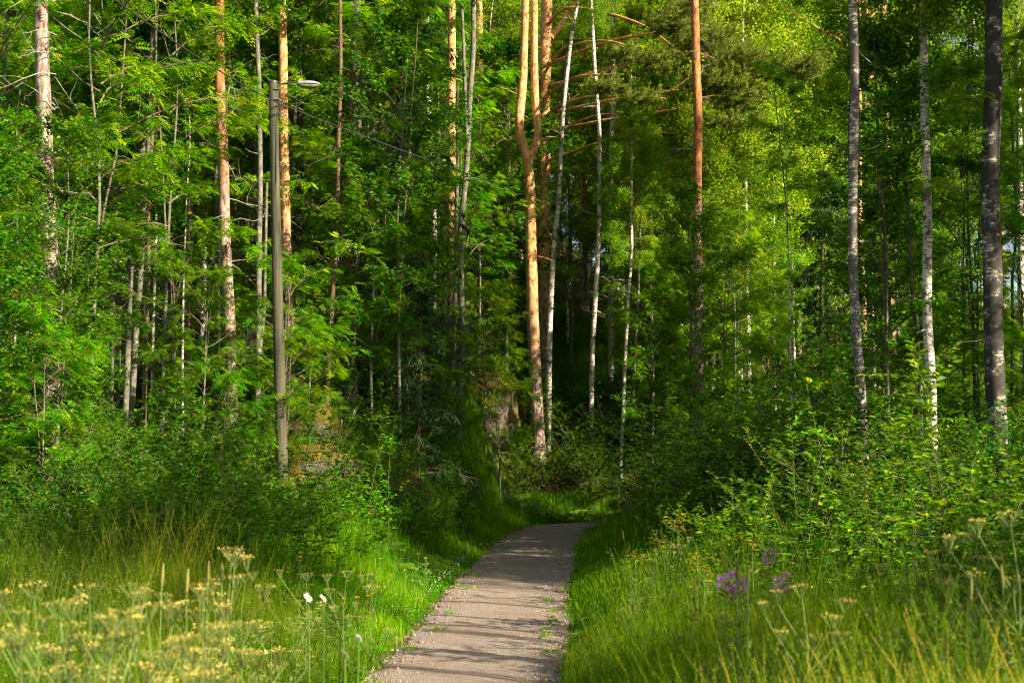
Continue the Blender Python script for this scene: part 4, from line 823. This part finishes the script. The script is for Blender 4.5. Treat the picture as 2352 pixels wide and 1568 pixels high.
def h_daisy(mb, t, R):
    nd = np.array([.25, -.78, .57]); e1 = np.array([.95, .3, 0]); e2 = np.cross(nd, e1)
    a = (np.arange(16) * 2 * PI / 16)[:, None]; mb.leaves(np.repeat(t[None], 16, 0), np.cos(a) * e1 + np.sin(a) * e2 + R.normal(0, .1, (16, 3)), np.repeat([nd], 16, 0), R.uniform(.018, .026, 16), .008, 0)
    a = (np.arange(10) * 2 * PI / 10)[:, None]; mb.leaves(np.repeat(t[None], 10, 0) + nd * .004, np.cos(a) * e1 + np.sin(a) * e2 + nd * .4, np.repeat([nd], 10, 0), .008, .006, 1)
def h_rag(mb, t, R):
    for q in range(16):
        c = t + R.normal(0, 1, 3) * [.05, .05, .02]; a = np.arange(7) * .9; mb.leaves(np.repeat(c[None], 7, 0), np.stack([np.cos(a), np.sin(a), np.full(7, .3)], 1), np.repeat([[0, 0, 1.]], 7, 0), .014, .007, 0)
def h_spike(mb, t, R):
    n = 60; z = R.uniform(-.35, 0, n); a = R.uniform(0, 6.28, n); mb.leaves(np.stack([t[0] + z * 0, t[1] + z * 0, t[2] + z], 1), np.stack([np.cos(a), np.sin(a), R.uniform(0, .8, n)], 1), R.normal(0, 1, (n, 3)), .016, .011, 0)
def h_tim(mb, t, R):
    mb.tubes(np.stack([t, t + [.003, 0, .04], t + [.006, 0, .085]])[None], np.array([[.005, .007, .003]]), 6, 0)
fire = simple_flower('fireweed', 1.1, h_fire, [M['pink'], M['stem']], 420, 40)
for (u, v, d, lb) in ((1768, 1222, 11, 'fireweed with magenta blossoms below a tall bud tip, highest of the pink flowers'), (1665, 1264, 9.5, 'pale pink fireweed, leftmost of the pink flowers'), (1697, 1268, 9.3, 'fuller pink fireweed beside the leftmost one'), (1795, 1272, 9.6, 'dim mauve fireweed in shade right of the brightest blossom')):
    put(fire, u, v, d, 1.1, lb, 'fireweed', 'pink fireweeds right of the path')
butter = simple_flower('buttercup', .5, h_butter, [M['yellow']], 430, 4)
for i in range(75):
    d = R0.uniform(13.5, 22); off = R0.uniform(1.15, 2.6); x = float(np.interp(d, PY, PX)) - off
    o = plant(butter, x, d, R0.uniform(0, 6), R0.uniform(.75, 1.35)); tag(o, 'small yellow buttercup in the verge left of the path', 'buttercup', 'buttercups along the left verge')
for i in range(28):
    d = R0.uniform(34, 43); x = R0.uniform(-1.8, .2) if i % 2 else R0.uniform(2.2, 4); o = plant(butter, x, d, 0, R0.uniform(1.3, 1.8)); tag(o, 'yellow buttercup in the grass at the bend of the path', 'buttercup', 'buttercups at the bend')
daisy = simple_flower('daisy', .6, h_daisy, [M['white'], M['yellow']], 440, 4)
for (u, v, d, lb) in ((710, 1372, 10.5, 'white daisy, leftmost of three in the sunny meadow'), (745, 1374, 10.6, 'white daisy, middle one of three in the sunny meadow'), (785, 1366, 10.7, 'white daisy, rightmost of three in the sunny meadow'), (826, 1463, 9.4, 'white daisy low down near the left edge of the path'), (795, 1500, 8.6, 'white daisy lowest in the picture, below the verge flowers')):
    put(daisy, u, v, d, .6, lb, 'daisy', 'white daisies left of the path', rz=u * .01)
rag = simple_flower('ragwort', .9, h_rag, [M['yellow']], 450, 24)
for u, v, d in ((1545, 1190, 17), (1570, 1184, 17.2), (1560, 1200, 16.5), (1500, 1235, 16), (1530, 1245, 15), (1450, 1265, 16), (1460, 1280, 15), (1600, 1270, 13.5), (1680, 1225, 14), (1620, 1300, 12.5), (1730, 1240, 13)):
    put(rag, u, v, d, .92, 'yellow ragwort cluster in the meadow right of the path', 'ragwort', 'yellow ragworts right of the path')
mul = simple_flower('yellow_spike_flower', 1.0, h_spike, [M['yellow']], 455, 20); put(mul, 1592, 1325, 11, 1.0, 'narrow upright spike of small yellow flowers in the right meadow', 'wildflower', None)
tim = simple_flower('timothy_grass', .95, h_tim, [M['straw']], 460, 6)
for u, v, d in ((378, 1295, 8.5), (430, 1308, 8.2), (483, 1290, 8.6), (513, 1292, 8.8), (1290 + 400, 1290, 9), (1720, 1300, 8.6), (2230, 1330, 7.5), (2300, 1300, 7.2), (2080, 1290, 9)):
    put(tim, u, v, d, 1.03, 'timothy grass stalk with a pale cylindrical head standing above the meadow', 'timothy grass', 'timothy grass stalks')
# ferns
def fern_mesh(seed):
    R = np.random.default_rng(seed); mb = MB(); nf = 9
    for i in range(nf):
        a = i * 2 * PI / nf + R.normal(0, .2); L = R.uniform(.55, .85); t = np.linspace(0, 1, 22); r = L * t * .8; z = L * (t * 1.0 - .72 * t * t)
        P = np.stack([np.cos(a) * r, np.sin(a) * r, z], 1); mb.tubes(P[None, ::3], np.full((1, len(P[::3])), .003), 3, 0); T = unit(np.gradient(P, axis=0)); S = unit(np.cross(T, [0, 0, 1.])); U = np.cross(S, T)
        for sg in (1, -1):
            ln = .17 * np.sin(PI * np.clip(t * .86 + .12, 0, 1)) ** .8; mb.leaves(P[2:], (S * sg + T * .35)[2:], U[2:], ln[2:], .03, 0)
    return mb.mesh('fern', [M['fern']])
FN = []
for i in range(2):
    o = link('fern', fern_mesh(470 + i)); o['_used'] = 0; FN.append(o)
for u, d, sc in ((905, 23.5, 1.1), (935, 24.5, 1.2), (960, 24, 1.0), (885, 24.5, 1.0), (990, 26, .9), (980, 29, .9)):
    o = plant(FN[0], (u - 1176) / FPX * d, d, u, sc); tag(o, 'bright green fern arching below the bank left of the path', 'fern', 'ferns below the left bank')
for u, d, sc in ((1290, 42, 1.1), (1330, 42.5, 1.2), (1370, 42, 1.1), (1250, 42.5, 1.0), (1410, 41.5, 1)):
    o = plant(FN[1], (u - 1176) / FPX * d, d, u, sc); tag(o, 'fern in the grass beyond the bend of the path', 'fern', 'ferns beyond the bend')
for u, d, sc in ((30, 9.5, .9), (1600, 8.0, .8), (160, 24, 1), (250, 22, 1)):
    o = copy_tree(FN[0]); o.location = ((u - 1176) / FPX * d, d, float(ground((u - 1176) / FPX * d, d))); o.rotation_euler = (0, 0, u); o.scale = (sc,) * 3
    tag(o, {30: 'fern half hidden in the meadow at the far left edge', 1600: 'small fern in the near grass on the right of the path', 160: 'fern under the shrubs, nearer the left edge', 250: 'fern under the shrubs, farther from the left edge'}[u], 'fern', 'ferns')

# ------------------------------------------------------------------ boulders, log
def moss_rock():
    m, nt, out = newmat('mossy_rock'); l = nt.links.new; b = N(nt, 'ShaderNodeBsdfPrincipled'); b.inputs['Roughness'].default_value = .95; b.inputs['Specular IOR Level'].default_value = .15
    tc = N(nt, 'ShaderNodeTexCoord'); ge = N(nt, 'ShaderNodeNewGeometry'); sp = N(nt, 'ShaderNodeSeparateXYZ'); l(ge.outputs['Normal'], sp.inputs[0])
    def nz(s, d=6):
        n = N(nt, 'ShaderNodeTexNoise'); n.inputs['Scale'].default_value = s; n.inputs['Detail'].default_value = d; n.inputs['Roughness'].default_value = .65; l(tc.outputs['Object'], n.inputs['Vector']); return n.outputs[0]
    rock = ramp(nt, nz(6), [(.3, (.035, .03, .02)), (.5, (.09, .075, .055)), (.7, (.17, .14, .115))])
    moss = ramp(nt, nz(20), [(.3, (.022, .02, .003)), (.5, (.07, .055, .006)), (.7, (.14, .11, .012))])
    ad = N(nt, 'ShaderNodeMath', operation='ADD'); l(sp.outputs[2], ad.inputs[0]); n2 = nz(2.2, 4); l(n2, ad.inputs[1])
    l(mixc(nt, ramp(nt, ad.outputs[0], [(.3, (0, 0, 0)), (.75, (1, 1, 1))]), rock, moss), b.inputs['Base Color'])
    bp = N(nt, 'ShaderNodeBump'); bp.inputs['Distance'].default_value = .05; bp.inputs['Strength'].default_value = .9; l(nz(18), bp.inputs['Height']); l(bp.outputs[0], b.inputs['Normal']); l(b.outputs[0], out.inputs[0]); return m
MR = moss_rock()
def boulder(u, d, w_, dp, h, seed, label, sink=.3, name='boulder'):
    nu, nv = 40, 22; th = np.linspace(0, 2 * PI, nu, endpoint=False); ph = np.linspace(.02, PI - .02, nv); TH, PH = np.meshgrid(th, ph)
    x = np.cos(TH) * np.sin(PH); y = np.sin(TH) * np.sin(PH); z = np.cos(PH)
    r = 1 + .16 * np.sin(x * 2.1 + seed) * np.cos(y * 2.7 + seed * 2) + .10 * np.sin(z * 5 + x * 4 + seed) + .05 * np.sin(x * 9 + y * 8 + seed) + .03 * np.sin(z * 15 + y * 13)
    sg = lambda a, p: np.sign(a) * np.abs(a) ** p
    V = np.stack([sg(x, .8) * r * w_ / 2, sg(y, .8) * r * dp / 2, sg(z, .75) * r * h / 2], -1).reshape(1, -1, 3); mb = MB(); idx = []
    for i in range(nv - 1):
        for j in range(nu): idx.append([i * nu + j, i * nu + (j + 1) % nu, (i + 1) * nu + (j + 1) % nu, (i + 1) * nu + j][::-1])
    mb.quads(V, 0, 0, True, idx); X_ = (u - 1176) / FPX * d
    tag(link(name, mb.mesh(name, [MR]), None, (X_, d, float(ground(X_, d)) + h * (.5 - sink)), seed), label, 'boulder')
boulder(692, 28.6, 1.1, 1.6, 1.35, 1.0, 'golden mossy boulder beside the lamp post', .2)
boulder(745, 26.6, 1.3, 1.6, 1.1, 2.3, 'low brown rock face below the golden mossy boulder', .35)
boulder(925, 28.5, 1.3, .9, .7, 3.9, 'pale bare-topped rock among twigs left of the path bend', .48)
boulder(655, 25.9, 1.2, 1.0, .8, 6.1, 'mossy rock at the very foot of the lamp post', .35)
boulder(1120, 45.5, 3.0, 2.0, 2.2, 4.4, 'large sunlit mossy ledge behind the three dark trunks', .3)
boulder(1175, 46.5, 1.4, 1.4, 1.2, 5.2, 'grey rock block right of the large mossy ledge', .5)
boulder(245, 36, 2.6, 1.6, 1.4, 7.3, 'mossy rock slab under the dark hollow at left', .3)
boulder(540, 27.6, 1.8, 1.3, .9, 8.1, 'flat rusty mossy rock left of the lamp post', .3)
boulder(1625, 36, 1.6, 1.2, 1.1, 9.4, 'mossy stone below the dark-footed pine', .3)
lx = np.linspace(-.75, .9, 14); ly = 43.0 + lx * .1; lgz = ground(lx, ly) + .07; l0 = np.array([lx[0], ly[0], lgz[0]])
mb = MB(); mb.tubes((np.stack([lx, ly, lgz], 1) - l0)[None], np.linspace(.12, .08, 14)[None], 12, 0)
tag(link('fallen_log', mb.mesh('fallen_log', [M['b_grey']]), None, l0), 'fallen grey log lying in the grass beyond the bend of the path', 'log')

# ------------------------------------------------------------------ lamp post
def b_wood(nt, noise, z):
    n1 = noise(26, 1.1, 6, .7); n2 = noise(2, .8, 3)
    c = ramp(nt, n1, [(.36, (.008, .010, .005)), (.5, (.04, .042, .024)), (.64, (.085, .08, .048))])
    return mixc(nt, ramp(nt, n2, [(.4, (0, 0, 0)), (.65, (.6, .6, .6))]), c, (.075, .066, .04)), n1
M['pole'] = bark('weathered_pole', b_wood, .5)
steel = plain('galvanised_steel', (.07, .075, .07), .5, .6, .2); hous = plain('lamp_housing', (.2, .205, .23), .55, .0, .06); black = plain('black_cable', (.02, .022, .022), .5, 0, .3)
dP = 25.5; pb = at(650, 1200, dP); pt = at(627, 188, dP); gz = float(ground(pb[0], dP)); base = np.array([pb[0], dP, gz - .1])
lp = empty('street_lamp', base); C = resample([base, (pt[0] * .5 + pb[0] * .5 - .01, dP, (gz + pt[2]) / 2), pt], 24) - base
mb = MB(); R = np.linspace(.112, .078, 24); mb.tubes(C[None], R[None], 20, 0)
tp = C[-1]; th = np.arange(20) * 2 * PI / 20
capP = np.stack([tp + [0, 0, z_] for z_ in (-.02, .012, .02, .021)]); mc = MB(); mc.tubes(capP[None], np.array([[.084, .084, .06, .001]]), 20, 0)
link('pole', mb.mesh('pole', [M['pole']]), lp); link('cap', mc.mesh('cap', [steel]), lp)
def rel(u, v, dd=0): return at(u, v, dP + dd) - base
ma = MB(); A = resample([rel(637.5, 232, -.02), rel(637.5, 212, -.02), rel(639, 200, -.02), rel(645, 194, -.02), rel(660, 191, -.02), rel(687, 189, -.02)], 22); ma.tubes(A[None], np.full((1, 22), .017), 8, 0); link('arm', ma.mesh('arm', [steel]), lp)
mk = MB()
for vv in (204, 228):
    a0 = rel(630, vv, -.09); mk.tubes(np.stack([a0, rel(640, vv, -.06), rel(641, vv, -.0)])[None], np.full((1, 3), .013), 6, 0)
link('bracket', mk.mesh('bracket', [steel]), lp)
# lamp housing: lofted cross sections along its length
def loft(sections, n=20):
    V = []; th = np.linspace(0, 2 * PI, n, endpoint=False)
    for (x, w_, zt, zb) in sections:
        c, s_ = np.cos(th), np.sin(th); zz = np.where(s_ > 0, np.abs(s_) ** .7 * zt, -np.abs(s_) ** .7 * zb); V.append(np.stack([np.full(n, x), np.sign(c) * np.abs(c) ** .75 * w_, zz], 1))
    K = len(sections); idx = [[k * n + j, k * n + (j + 1) % n, (k + 1) * n + (j + 1) % n, (k + 1) * n + j] for k in range(K - 1) for j in range(n)]
    return np.array(V).reshape(1, -1, 3), idx
hb = rel(684, 194, -.02); mh = MB()
V, idx = loft([(-.012, .01, .005, .0), (-.01, .055, .06, .012), (.03, .065, .066, .014), (.09, .075, .062, .014), (.12, .085, .055, .014), (.16, .095, .062, .014), (.22, .1, .06, .014), (.30, .098, .052, .014), (.36, .08, .035, .014), (.40, .05, .018, .012), (.412, .01, .005, .003)])
mh.quads(V + hb, 0, 0, True, idx); h_o = link('lamp_head', mh.mesh('lamp_head', [hous]), lp)
V, idx = loft([(.006, .01, .0, .003), (.02, .045, .004, .02), (.08, .07, .004, .05), (.16, .085, .004, .066), (.25, .085, .004, .066), (.33, .07, .004, .05), (.385, .035, .004, .02), (.398, .01, .0, .003)])
mg = MB(); mg.quads(V + hb - [0, 0, .014], 0, 0, True, idx); gl = plain('lamp_glass', (.14, .15, .06), .12, 0, .35, .8); link('lens', mg.mesh('lens', [gl]), h_o)
mw = MB()   # cable wraps and drip loops
t = np.linspace(0, 2 * PI * 2.2, 50); zc = rel(632, 272)[2]; ctr = np.array([np.interp(zc, C[:, 2], C[:, 0]), 0, 0])
W = np.stack([ctr[0] + np.cos(t) * .095, np.sin(t) * .095, zc + .04 * np.cos(t) + t * .004], 1); mw.tubes(W[None], np.full((1, 50), .006), 5, 0)
for pts in ([(638, 226), (641, 236), (644, 243)], [(639, 243), (639, 255), (645, 263), (653, 260), (652, 250), (648, 243)], [(640, 258), (636, 300), (634, 420)]):
    Q = resample([rel(a, b, -.09) for a, b in pts], 14); mw.tubes(Q[None], np.full((1, 14), .006), 5, 0)
link('cable', mw.mesh('cable', [black]), lp)
tag(lp, 'wooden lamp post with grey lamp head on a short arm', 'street lamp')
# overhead line
def sagline(a, b, sag, n=40):
    t = np.linspace(0, 1, n)[:, None]; P = a * (1 - t) + b * t; P[:, 2] -= sag * 4 * (t * (1 - t))[:, 0]; return P
a0 = at(-60, -250, 12); a1 = at(641, 238, dP - .1); a2 = at(2060, 592, 62)
mb = MB(); P1 = sagline(a0, a1, .15); P2 = sagline(a1, a2, 1.0, 80); off = np.stack([np.zeros(80), np.zeros(80), .012 * np.sin(np.arange(80) * 2.)], 1)
mb.tubes((P1)[None], np.full((1, 40), .011), 6, 0); mb.tubes((P2 + off * 0)[None], np.full((1, 80), .011), 6, 0)
mb.tubes(np.stack([at(650, 243, dP), at(654, 246, dP), at(661, 249, dP)])[None], np.array([[.012, .028, .012]]), 8, 0)
tag(link('overhead_cable', mb.mesh('overhead_cable', [black])), 'black overhead cable sagging from the lamp post to the right', 'cable')

for o in D.objects:
    if '_used' in o:
        u_ = o['_used']; del o['_used']
        if u_ == 0 and o.location.length < 1e-6:
            for c in list(o.children): D.objects.remove(c)
            D.objects.remove(o)
tot = sum(len(m.polygons) for m in D.meshes); print('unique polys', tot, 'objects', len(D.objects))
